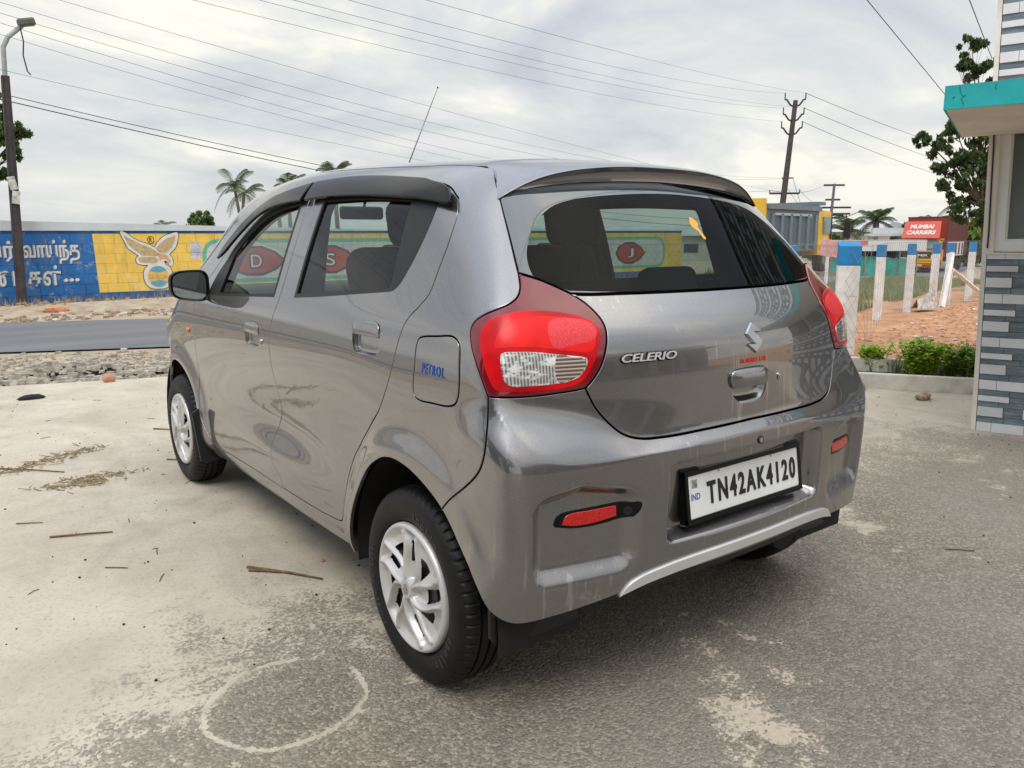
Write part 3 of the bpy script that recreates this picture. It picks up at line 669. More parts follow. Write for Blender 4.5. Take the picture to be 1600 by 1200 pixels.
# spoiler
def spoiler():
    xs=np.linspace(-.562,.562,61); V=[];prof=[]
    ax=np.abs(xs)
    cy=np.interp(ax,[0,.1,.2,.313,.40,.46,.52,.545,.562],[-.182,-.181,-.177,-.166,-.155,-.144,-.127,-.117,-.113])
    cz=np.interp(ax,[0,.1,.2,.313,.40,.46,.52,.545,.562],[1.478,1.4775,1.474,1.4635,1.449,1.432,1.405,1.388,1.378])
    # smooth
    for _ in range(6):
        for a in (cy,cz): a[1:-1]=.25*a[:-2]+.5*a[1:-1]+.25*a[2:]
    gx=np.array([-abs(x) for x in xs]); 
    us=np.interp(ax,[0,.149,.302,.408,.505,.554,.562],[U0,-.994,-.84,-.74,-.62,-.394,-.394])
    bz=np.interp(ax,[0,.149,.302,.408,.505,.554,.562],[1.437,1.434,1.426,1.416,1.400,1.382,1.377])
    for _ in range(3): bz[1:-1]=.25*bz[:-2]+.5*bz[1:-1]+.25*bz[2:]
    by=rear_chart(np.minimum(ax,.55),bz)[1]
    ry=np.interp(ax,[0,.45,.54,.562],[.033,.033,.033,-.01]); 
    rx=np.where(ax>XR0,XR0,ax)
    rz=top_chart(rx,ry)[2]
    for i,x in enumerate(xs):
        s=1 if x>=0 else -1
        R=Vector((min(ax[i],.562)*s if ax[i]<XR0 else XR0*s,ry[i],rz[i])); Cr=Vector((x,cy[i],cz[i])); B=Vector((x*.992,by[i]-.003-.003*(1-(ax[i]/.565)**6),bz[i]-.001))
        mid=(R+Cr)/2+Vector((0,-.0,.010*(1-(ax[i]/.57)**4)))
        pr=[]
        for t in np.linspace(0,1,9): pr.append(R*(1-t)**2+mid*2*t*(1-t)+Cr*t*t)
        pr.append(Cr+Vector((0,-.0035,-.0035))); 
        for t in np.linspace(.15,1,6): pr.append((Cr*(1-t)+B*t)+Vector((0,.006*math.sin(math.pi*t),0)))
        pr.append(B+Vector((0,.05,.0)))
        prof.append(pr)
    n=len(prof[0]); V=[p for pr in prof for p in pr]; Fc=[(i*n+j,i*n+j+1,(i+1)*n+j+1,(i+1)*n+j) for i in range(len(prof)-1) for j in range(n-1)]
    k=len(V); Fc.append(tuple(range(n))[::-1]); Fc.append(tuple((len(prof)-1)*n+j for j in range(n)))
    o=mesh_obj('roof_spoiler',V,Fc,paint,car,smooth=True); o.data.flip_normals() if o.data.polygons[n*30+3].normal.z<0 else None
    o.data.set_sharp_from_angle(angle=rad(35)); return o
sp=spoiler()
for s in (1,-1): # filler strip between spoiler end and quarter panel
    pass
MB().box((.0,-.098,1.425),(.16,.02,.016)).build('brake_lamp',M_('lens_red'),car)
# tail lamps
LEDGE=outline(LOUT,LBOT,LIN,step=.008)
INR=np.array(catmull([(-.356,1.030),(-.362,1.058),(-.386,1.078),(-.425,1.090),(-.471,1.0945),(-.518,1.0925),(-.583,1.083),(-.629,1.067),(-.645,1.048),(-.645,1.023),(-.634,.993),(-.617,.957),(-.592,.925),(-.549,.911),(-.476,.9075),(-.422,.909),(-.393,.914),(-.376,.945),(-.364,.985)],.008,True))
UPP=np.array(catmull([(-.392,1.010),(-.398,1.045),(-.425,1.070),(-.471,1.080),(-.518,1.081),(-.575,1.074),(-.615,1.061),(-.632,1.043),(-.633,1.020),(-.618,.993),(-.566,.996),(-.521,1.003),(-.478,1.009),(-.43,1.011)],.008,True))
CLR=np.array(catmull([(-.404,.997),(-.412,1.002),(-.439,1.003),(-.478,1.001),(-.521,.995),(-.566,.988),(-.600,.982),(-.607,.975),(-.601,.957),(-.585,.937),(-.558,.926),(-.519,.922),(-.462,.9205),(-.425,.922),(-.411,.934),(-.404,.965)],.008,True))
AMB=np.array(catmull([(-.530,.990),(-.566,.985),(-.596,.978),(-.600,.970),(-.594,.953),(-.580,.938),(-.556,.929),(-.532,.926)],.008,True))
for s in (1,-1):
    lb=panel('tail_light',LEDGE,M_('lens_dark_red'),car,mirror=s<0,gap=.0022,off=.004,soft=.004,flange=.02,h=.012)
    panel('red_lens',INR,M_('lens_red'),lb,mirror=s<0,gap=0,off=.0055,soft=.002,flange=.003,h=.01)
    panel('brake_lens',UPP,M_('lens_inner_red'),lb,mirror=s<0,gap=0,off=.0068,soft=.0025,flange=.003,h=.01)
    panel('reflex_lens',np.array(catmull([(-.520,1.066),(-.522,1.010),(-.58,1.012),(-.630,1.024),(-.638,1.045),(-.630,1.058),(-.595,1.070)],.008,True)),M_('lens_reflex'),lb,mirror=s<0,gap=0,off=.0074,soft=.0008,flange=.001,h=.01)
    panel('clear_lens',CLR,M_('lens_clear'),lb,mirror=s<0,gap=0,off=.0068,soft=.002,flange=.003,h=.008)
    panel('indicator_lens',AMB,M_('lens_amber_bulb'),lb,mirror=s<0,gap=0,off=.0076,soft=.001,flange=.001,h=.008)
# rear bumper
BB=[(-.3274,.474),(-.348,.43),(-.378,.375),(-.425,.343),(-.52,.345),(-.640,.362),(-.700,.372)]
bmp=outline(LBOT,TGB,mir(TGB),mir(LBOT),mir(BSEAM),[mir(BSEAM)[0],mir([q for q in arc(0,.378,128,148)])[0]],mir([q for q in arc(0,.378,128,148)]),mir(BB),[mir(BB)[-1],(2*U0+.76,.374),(-.76,.374),BB[-1]][:4],BB[::-1],[q for q in arc(0,.378,148,128)],BSEAM[::-1],step=ST) if False else None
ARB=arc(0,.378,150,128.5,14)
left=[*LBOT[::-1]]  # toward the outer end
bmp=outline(TGB[::-1],LBOT[::-1],BSEAM,ARB[::-1],[ARB[0],BB[0]],BB,[BB[-1],(-.80,.385),(-1.0,.388),(U0,.389),(2*U0+1.0,.388),(2*U0+.80,.385),mir(BB)[0]],mir(BB),[mir(BB)[-1],mir(ARB[::-1])[0]],mir(ARB[::-1]),mir(BSEAM),mir(LBOT[::-1]),mir(TGB[::-1]),step=ST)
rb=panel('rear_bumper',bmp,paint,car,h=.0075,gap=.0018,flange=.015)
SIL=outline([(-.672,.362),(-.690,.386),(-.725,.407),(-.80,.422),(-.90,.430),(U0,.434),(2*U0+.90,.430),(2*U0+.80,.422),(2*U0+.725,.407),(2*U0+.690,.386),(2*U0+.672,.362)],[(2*U0+.672,.362),(2*U0+.76,.383),(2*U0+.90,.396),(U0,.402),(-.90,.396),(-.76,.383),(-.672,.362)],step=ST)
panel('silver_strip',SIL,M_('silver_trim'),rb,off=.009,gap=0,soft=.004,flange=.013,h=.01)
VAL=outline([(-.640,.355),(-.76,.384),(-.90,.392),(U0,.394),(2*U0+.90,.392),(2*U0+.76,.384),(2*U0+.640,.355)],[(2*U0+.640,.355),(2*U0+.52,.338),(2*U0+.46,.335)],[(2*U0+.46,.335),(2*U0+.8,.358),(U0,.362),(-.8,.358),(-.46,.335)],[(-.46,.335),(-.52,.338),(-.640,.355)],step=ST)
panel('lower_valance',VAL,M_('black_plastic'),car,off=-.012,gap=0,h=.02,flange=.01)
# reflectors in the corner pockets, with parking sensors
for s in (1,-1):
    RB=outline([(-.655,.573),(-.660,.580),(-.652,.602),(-.640,.608),(-.56,.612),(-.438,.614)],[(-.438,.614),(-.430,.610),(-.432,.590),(-.445,.572)],[(-.445,.572),(-.52,.562),(-.60,.562),(-.655,.573)],step=.008)
    RL=outline([(-.640,.578),(-.628,.600),(-.56,.605),(-.488,.606)],[(-.488,.606),(-.486,.578)],[(-.486,.578),(-.54,.571),(-.60,.570),(-.640,.578)],step=.008)
    if s<0: RB=RB*[-1,1];RL=RL*[-1,1]
    b=panel('reflector_housing',RB,M_('gloss_black'),rb,chart='rear',off=.003,gap=0,soft=.003,flange=.01,h=.012)
    panel('reflector',RL,M_('reflector_red'),b,chart='rear',off=.006,gap=0,soft=.002,flange=.004,h=.012)
    p,n_=surf_pt(-.458*s,.590,0,'rear'); MB().tube([p-n_*.002,p+n_*.006],.0125,20).tube([p+n_*.006,p+n_*.0068],.008,16).build('parking_sensor',M_('black_plastic'),b,flat_angle=40)
p,n_=surf_pt(0.,.712,0,'rear'); MB().tube([p-n_*.002,p+n_*.003],.0115,20).build('parking_sensor',M_('black_plastic'),rb,flat_angle=40)
MB().tube([p+n_*.003,p+n_*.0038],.0075,16).build('sensor_cap',M_('lock_metal'),rb,flat_angle=40)
# number plate
def plate():
    th=.142; up=Vector((0,math.sin(th),math.cos(th))); nn=Vector((0,-math.cos(th),math.sin(th))); c=Vector((0,-.541,.583))
    f=lambda a,b,h: c+Vector((a,0,0))+up*b+nn*h
    def rr(w,h,r,k=5):
        o=[]
        for cx,cz,a0 in ((w/2-r,h/2-r,0),(-w/2+r,h/2-r,90),(-w/2+r,-h/2+r,180),(w/2-r,-h/2+r,270)):
            for i in range(k+1): a=math.radians(a0+90*i/k); o.append((cx+r*math.cos(a),cz+r*math.sin(a)))
        return o
    base=MB().prism(rr(.535,.158,.008),-.022,-.006,f)
    b=base.build('number_plate',M_('gloss_black'),car)
    fr=MB()
    for z_ in (.064,-.066): fr.prism([(-.262,z_-.0065),(.262,z_-.0065),(.262,z_+.0065),(-.262,z_+.0065)],-.006,.004,f)
    for x_ in (-.256,.256): fr.prism([(x_-.006,-.072),(x_+.006,-.072),(x_+.006,.070),(x_-.006,.070)],-.006,.0035,f)
    fr.build('plate_frame',M_('gloss_black'),b)
    MB().prism(rr(.500,.120,.006),-.006,.0,f).build('plate_sheet',M_('plate_white'),b)
    V,Fc=fit_text('TN42AK4120',.408,.064,.0022,bold=.028,spacing=1.30)
    mesh_obj('plate_characters',[f(v[0]+.030,v[1]-.001,v[2]+.0003) for v in V],Fc,M_('plate_black'),b)
    V,Fc=fit_text('IND',.036,.018,.0006,bold=.01); mesh_obj('country_code',[f(v[0]-.2215,v[1]-.002,v[2]+.0003) for v in V],Fc,M_('blue_ink'),b)
    MB().prism([(-.235,.022),(-.212,.022),(-.212,.045),(-.235,.045)],.0,.0004,f).build('hologram_sticker',M_('hologram'),b)
    for x_,z_ in ((-.12,.054),(.12,.054)): MB().tube([f(x_,z_,0),f(x_,z_,.002)],.004,10).build('screw',M_('lock_metal'),b)
plate()
# antenna
a0=Vector((0,1.385,1.555));a1=Vector((0,1.08,1.892)); mb=MB().tube([a0+(a1-a0)*.10,a1],.0030,7,r2=.0018)
an=MB().tube([a0-Vector((0,0,.01)),a0+Vector((0,0,.015)),a0+(a1-a0)*.10],[.020,.014,.006],12).build('antenna',M_('black_plastic'),car,smooth=True)
mb.build('antenna_rod',M_('lock_metal'),an,smooth=True); MB().ico(a1,.0042,1).build('antenna_tip',M_('black_plastic'),an)
# door mirrors
def mirror(s):
    c=Vector((-.872,1.82,1.073)); V=[];Fc=[];nu,nv=28,14
    def outl(t): # rounded, squarer outline
        a=2*math.pi*t; ca,sa=math.cos(a),math.sin(a); e=.55
        x=.082*math.copysign(abs(ca)**e,ca); z=.066*math.copysign(abs(sa)**e,sa); z*=1-.16*(x/.082<0)*0+.0
        return x*(1.0),z*(1-.12*(-x/.082))-.004*(x/.082)
    rings=[(-.045,.96),(-.048,1.0),(-.040,1.03),(-.015,1.02),(.02,.93),(.045,.75),(.060,.45),(.064,.02)]
    for dy,k in rings:
        for i in range(nu):
            x,z=outl(i/nu); V.append((c.x+x*k,c.y+dy,c.z+z*k))
    for r in range(len(rings)-1):
        for i in range(nu): Fc.append((r*nu+i,r*nu+(i+1)%nu,(r+1)*nu+(i+1)%nu,(r+1)*nu+i))
    Fc.append(tuple((len(rings)-1)*nu+i for i in range(nu)))
    V=[(v[0]*s,v[1],v[2]) for v in V]
    h=mesh_obj('door_mirror',V,Fc,M_('black_plastic'),car,smooth=True)
    bm=bmesh.new(); bm.from_mesh(h.data); bmesh.ops.recalc_face_normals(bm,faces=bm.faces[:]); bm.to_mesh(h.data); bm.free()
    if h.data.polygons[0].normal.length and False: pass
    bz=[];
    for dy,k in ((-.046,.97),(-.036,.88)):
        for i in range(nu):
            x,z=outl(i/nu); bz.append(((c.x+x*k)*s,c.y+dy,c.z+z*k))
    mesh_obj('mirror_bezel',bz,[(i,(i+1)%nu,nu+(i+1)%nu,nu+i) for i in range(nu)],M_('gloss_black'),h,smooth=True)
    g=[]
    for i in range(nu):
        x,z=outl(i/nu); g.append(((c.x+x*.885)*s,c.y-.0375+x*.05,c.z+z*.885))
    o=mesh_obj('mirror_glass',g,[tuple(range(nu)) if s<0 else tuple(range(nu))[::-1]],M_('mirror_glass'),h)
    if o.data.polygons[0].normal.y>0: o.data.flip_normals()
    arm=MB().tube([Vector((-.80*s*-1*-1,1.80,1.035)) if False else Vector((-.79*s,1.815,1.028)),Vector((-.83*s,1.83,1.028)),Vector((-.87*s,1.83,1.035))],[.022,.026,.03],10).build('mirror_arm',M_('black_plastic'),h,smooth=True)
mirror(1);mirror(-1)
# wheels
def wheel(s,yc):
    hub=Vector((-.802*s,yc,.285)) # outer face plane
    w=empty('wheel',(hub.x,hub.y,hub.z)); w.parent=car; w.matrix_parent_inverse=car.matrix_basis.inverted()
    return w,hub
def lathe(prof,n,f):
    V=[];Fc=[];m=len(prof)
    for i in range(n):
        a=2*math.pi*i/n
        for r,d in prof: V.append(f(r,d,a))
    for i in range(n):
        j=(i+1)%n
        for k in range(m-1): Fc.append((i*m+k,i*m+k+1,j*m+k+1,j*m+k))
    return V,Fc
def tyre_mesh():
    # depth d grows inwards; radius; shoulder blocks cut in by modulation
    side=[(.188,.020),(.192,.012),(.200,.004),(.212,-.001),(.232,-.004),(.250,-.003),(.262,.001),(.269,.006)]
    tread=[(.276,.012),(.2815,.019),(.2855,.030)]
    prof=side+tread; tr=[]
    for d,r in ((.040,.2872),(.0470,.2876),(.0472,.2810),(.0545,.2810),(.0547,.2880),(.0760,.2885),(.0762,.2815),(.0850,.2815),(.0852,.2885),(.1065,.2880),(.1067,.2810),(.1140,.2810),(.1142,.2876),(.125,.2872)): tr.append((r,d))
    inner=[(.2855,.135),(.2815,.146),(.276,.153),(.262,.163),(.232,.168),(.200,.160),(.188,.145)]
    full=prof+tr+inner; n=360; V=[];Fc=[];m=len(full)
    for i in range(n):
        a=2*math.pi*i/n
        for k,(r,d) in enumerate(full):
            g=0
            ph=(i%6)
            if r>.2745 and (d<.041 or d>.124) and ph in (0,): g=.0055
            V.append((d,math.cos(a)*(r-g),math.sin(a)*(r-g)))
    for i in range(n):
        j=(i+1)%n
        for k in range(m-1): Fc.append((i*m+k,j*m+k,j*m+k+1,i*m+k+1))
    me=bpy.data.meshes.new('tyre'); me.from_pydata(V,[],Fc); me.validate(); me.polygons.foreach_set('use_smooth',[True]*len(me.polygons)); me.set_sharp_from_angle(angle=rad(38)); me.materials.append(M_('tyre_rubber')); return me
def sidewall_text():
    mb=MB()
    for body,ang,sp in (('apollo',62,6.2),('AMAZER 4G LIFE',195,4.6),('apollo',242+80,6.2)):
        n=len(body); 
        for i,chh in enumerate(body):
            if chh==' ': continue
            V,Fc=text_geo(chh,size=.036 if body=='apollo' else .020,extrude=.0012,res=2)
            a=math.radians(ang-(i-n/2)*sp); rr=.228
            V2=[]
            for v in V:
                r=rr+v.y; t=a-v.x/rr*1.0; V2.append((-.0045-v.z, -math.cos(t)*r, math.sin(t)*r))
            mb.add(V2,Fc)
    me=bpy.data.meshes.new('sidewall_lettering'); me.from_pydata(mb.V,[],mb.F); me.materials.append(M_('sidewall_grey')); return me
t_=NT('sidewall_grey'); t_.P(Base_Color=(.045,.047,.048),Roughness=.55)
def cover_mesh():
    """wheel cover: five swept leaf-shaped spoke loops over dark pockets"""
    R=.186; nr,na=44,300; V=[];Fc=[];H={};mask=np.zeros((nr,na),bool)
    rs=np.linspace(.0,1,nr)
    def sw(r): return .55*(1-r)**1.2      # sweep
    hh=np.zeros((nr,na))
    for i,r in enumerate(rs):
        for j in range(na):
            a=2*math.pi*j/na
            base=.012*math.cos(min(r,1)*1.25)-.003
            if r>.93: hh[i,j]=base-.0+.004*math.cos((r-.965)/.035*math.pi/2) if abs(r-.965)<.035 else base; continue
            if r<.17: hh[i,j]=base+.004; continue
            ph=(a-sw(r))%(2*math.pi/5); ph=ph-math.pi/5 # -36..36 deg
            hw=math.radians(5+19*sstep(np.array((r-.15)/.70))) # half-angle of leaf
            edge=abs(abs(ph)-hw)*r*R      # metric distance to the leaf line
            rw=.0105+.004*(1-r)
            inside=abs(ph)<hw
            t=min(max(edge-.0060,0)/.0050,1)
            ridge=.007*(1-t*t*(3-2*t))
            if inside:
                dd=min(edge/.036,1); ra=min(max(.93-r,0)/.10,1)
                hh[i,j]=base+ridge-.012*dd*min((r-.17)/.2,1)*ra
                if .34<r<.72 and edge>.0120 and ph>-hw*.95 and ph<hw*.30: mask[i,j]=True
            else:
                g=(math.radians(36)-hw)*r*R
                dd=min(edge/.018,1); ra=min(max(.93-r,0)/.08,1)
                hh[i,j]=base+ridge-.018*dd*ra
                if .44<r<.77 and edge>.0110: mask[i,j]=True
    for i,r in enumerate(rs):
        for j in range(na):
            a=2*math.pi*j/na; V.append((-hh[i,j],math.cos(a)*r*R,math.sin(a)*r*R))
    for i in range(nr-1):
        for j in range(na):
            k=(j+1)%na
            if mask[i,j] and mask[i+1,j] and mask[i,k] and mask[i+1,k]: continue
            Fc.append((i*na+j,i*na+k,(i+1)*na+k,(i+1)*na+j))
    # rolled outer lip
    b=len(V)
    for r,d in ((1.012,.004),(1.018,.012)):
        for j in range(na):
            a=2*math.pi*j/na; V.append((d,math.cos(a)*r*R,math.sin(a)*r*R))
    o=(nr-1)*na
    for j in range(na):
        k=(j+1)%na; Fc.append((o+j,o+k,b+k,b+j)); Fc.append((b+j,b+k,b+na+k,b+na+j))
    me=bpy.data.meshes.new('wheel_cover'); me.from_pydata(V,[],Fc); me.validate(); me.polygons.foreach_set('use_smooth',[True]*len(me.polygons)); me.materials.append(M_('wheel_silver')); return me
def wheels():
    ty=tyre_mesh();cv_=cover_mesh();tx=sidewall_text()
    ph=[(0,1.02),(.45,.68),(.75,.46),(.50,.36),(.28,.36),(.02,.52),(.36,.16),(.72,-.34),(.38,-.70),(0,-1.02),(-.38,-.72),(-.75,-.46),(-.50,-.36),(-.28,-.36),(-.02,-.52),(-.36,-.16),(-.72,.34),(-.45,.68)]
    cap=MB().tube([(-.0115,0,0),(-.0145,0,0)],.026,28); em=MB().prism(ph,-.0145,-.0175,lambda a,b,h:(h,-a*.019,b*.0175))
    cm=cap.build('hub_cap',M_('wheel_silver'),None,flat_angle=40); emm=em.build('hub_emblem',M_('chrome_dark'))
    bk=MB().tube([(.022,0,0),(.030,0,0)],.182,40); bkm=bk.build('wheel_rim',M_('gap_black'))
    rt=MB().tube([(.020,0,0),(.018,0,0)],.12,24).build('brake_drum',M_('brake_metal'))
    first=True
    for s,yc,ang in ((1,0.,.35),(1,2.435,.50),(-1,0.,1.),(-1,2.435,.2)):
        w,hub=wheel(s,yc)
        R=Matrix.Rotation(ang,4,'X') if s>0 else Matrix.Rotation(math.pi,4,'Z')@Matrix.Rotation(ang,4,'X')
        for me,nm in ((ty,'tyre'),(cv_,'wheel_cover'),(bkm.data,'wheel_rim'),(rt.data,'brake_drum'),(cm.data,'hub_cap'),(emm.data,'hub_emblem'),(tx,'sidewall_lettering')):
            o=bpy.data.objects.new(nm,me); COL.objects.link(o); o.parent=w; o.matrix_parent_inverse=Matrix.Identity(4); o.matrix_basis=R if nm not in('sidewall_lettering',) else (R@Matrix.Rotation(-ang,4,'X')@Matrix.Rotation(0,4,'X') if s>0 else R)
    for o in (cm,emm,bkm,rt): bpy.data.objects.remove(o)
wheels()
# wheel houses, underbody, mud flaps
def under():
    for yc in (0.,2.435):
        for s in (1,-1):
            mb=MB(); n=24; P=[]
            for i in range(n+1):
                a=math.radians(-8+196*i/n); P.append((yc+.392*math.cos(a),.285+.392*math.sin(a)))
            k=len(mb.V)
            for x in (.775,.50):
                for y,z in P: mb.V.append((-x*s,y,max(z,.16)))
            m=len(P)
            for i in range(m-1): mb.F.append((k+i,k+i+1,k+m+i+1,k+m+i))
            mb.F.append(tuple(k+m+i for i in range(m)))
            mb.build('wheel_housing',M_('gap_black'),car)
    u=MB().box((0,1.22,.40),(1.46,1.60,.36)).box((0,1.40,.40),(.96,3.0,.26)).box((0,-.30,.50),(1.10,.05,.20))
    u.tube([(.42,-.18,.30),(.42,-.40,.30)],.075,14)
    u.build('underbody',M_('gap_black'),car)
    for s in (1,-1):
        fl=MB(); P=[(-.792,.44),(-.72,.45),(-.60,.40),(-.53,.36),(-.515,.265),(-.62,.255),(-.775,.262),(-.792,.285)]
        fl.prism([(a*s,b) for a,b in P],0,1,lambda a,b,h:(a,-.372-.010*h-.02*(.8-abs(a))/.3,b))
        fl.build('mud_flap',M_('black_plastic'),car)
        f2=MB(); P=[(-.835,.435),(-.80,.455),(-.70,.45),(-.68,.20),(-.80,.185),(-.818,.20)]
        f2.prism([(a*s,b) for a,b in P],0,1,lambda a,b,h:(a,2.035+.012*h+.16*(b-.2),b))
        f2.build('mud_flap',M_('black_plastic'),car)
under()
# cabin
def cabin():
    bot=.66
    lin=outline([(-.26,1.36),(.2,1.425),(.9,1.455),(1.3,1.42),(1.55,1.32),(1.85,1.05)],[(1.85,1.05),(2.2,.95),(2.2,bot)],[(2.2,bot),(-.30,bot)],[(-.30,bot),(-.30,1.05),(-.33,1.2),(-.26,1.36)],step=.03)
    g1=inset(RGLA,-.012);g2=inset(FGLA,-.012)
    panel('cabin_lining',lin,M_('cloth_dark'),car,holes=[g1,g2],both=True,off=-.035,gap=0,h=.05,flange=.01)
    rl=outline([(.50,.0),(.50,1.70)],[(.50,1.70),(0,1.77),(-.50,1.70)],[(-.50,1.70),(-.50,.0)],[(-.50,0),(.50,0)],step=.05)
    panel('roof_lining',rl,M_('headliner'),car,chart='top',off=-.03,gap=0,h=.06,flange=.01)
    fl=MB().box((0,1.1,.62),(1.46,2.9,.04)); fl.box((0,-.36,.83),(1.2,.06,.50)); fl.box((0,-.08,.995),(1.22,.46,.02)); fl.build('cabin_floor',M_('cloth_dark'),car)
    def seat(x,y,w,name):
        R=Matrix.Rotation(rad(-17),4,'X'); mb=MB(); mb.rbox((x,y,.76),(w,.50,.16),.05,3)
        s=mb.build(name,M_('cloth_dark'),car,smooth=True)
        MB().rbox((x,y-.32,.92 if w>1 else .96),(w*.92,.14,.42 if w>1 else .58),.06,3,R).build('backrest',M_('cloth_dark'),s,smooth=True)
        return s
    for x in (-.36,.36):
        s=seat(x,1.02,.50,'front_seat')
        MB().rbox((x,.625,1.325),(.27,.10,.17),.045,3,Matrix.Rotation(rad(-12),4,'X')).tube([(x-.05,.65,1.10),(x-.05,.625,1.24)],.006,6).tube([(x+.05,.65,1.10),(x+.05,.625,1.24)],.006,6).build('headrest',M_('cloth_dark'),s,smooth=True)
    s=seat(0,.48,1.24,'rear_seat')
    for x in (-.36,.36): MB().rbox((x,.10,1.10),(.27,.09,.13),.04,3,Matrix.Rotation(rad(-12),4,'X')).build('headrest',M_('cloth_dark'),s,smooth=True)
    d=MB().rbox((0,2.17,.93),(1.36,.50,.22),.08,3).rbox((-.0,1.98,.86),(1.30,.20,.26),.06,3).build('dashboard',M_('black_plastic'),car,smooth=True)
    st=[]
    for i in range(33):
        a=2*math.pi*i/32; st.append(Vector((.36+.185*math.cos(a),1.72-.185*math.sin(a)*.40,1.02+.185*math.sin(a)*.92)))
    wv=MB().tube(st,.014,8,cap=False); wv.rbox((.36,1.73,1.01),(.15,.05,.11),.02); wv.tube([(.36,1.73,1.01),(.36,1.95,.93)],.03,8); wv.tube([(.19,1.73,1.01),(.53,1.73,1.01)],.012,6); wv.build('steering_wheel',M_('black_plastic'),car,smooth=True)
    for x in (-.64,.64): MB().tube([(x,.93,1.36),(x*.99,.94,1.0),(x,.95,.7)],.018,4).build('seat_belt',M_('seatbelt'),car)
    MB().rbox((0,1.83,1.40),(.24,.03,.065),.02).tube([(0,1.80,1.43),(0,1.76,1.50)],.008).build('rear_view_mirror',M_('black_plastic'),car,smooth=True)
    for s in (-1,1): MB().tube([(s*.655,.96,.95),(s*.62,.95,1.25),(s*.585,.95,1.44)],.035,6).build('door_pillar',M_('cloth_dark'),car)
cabin()
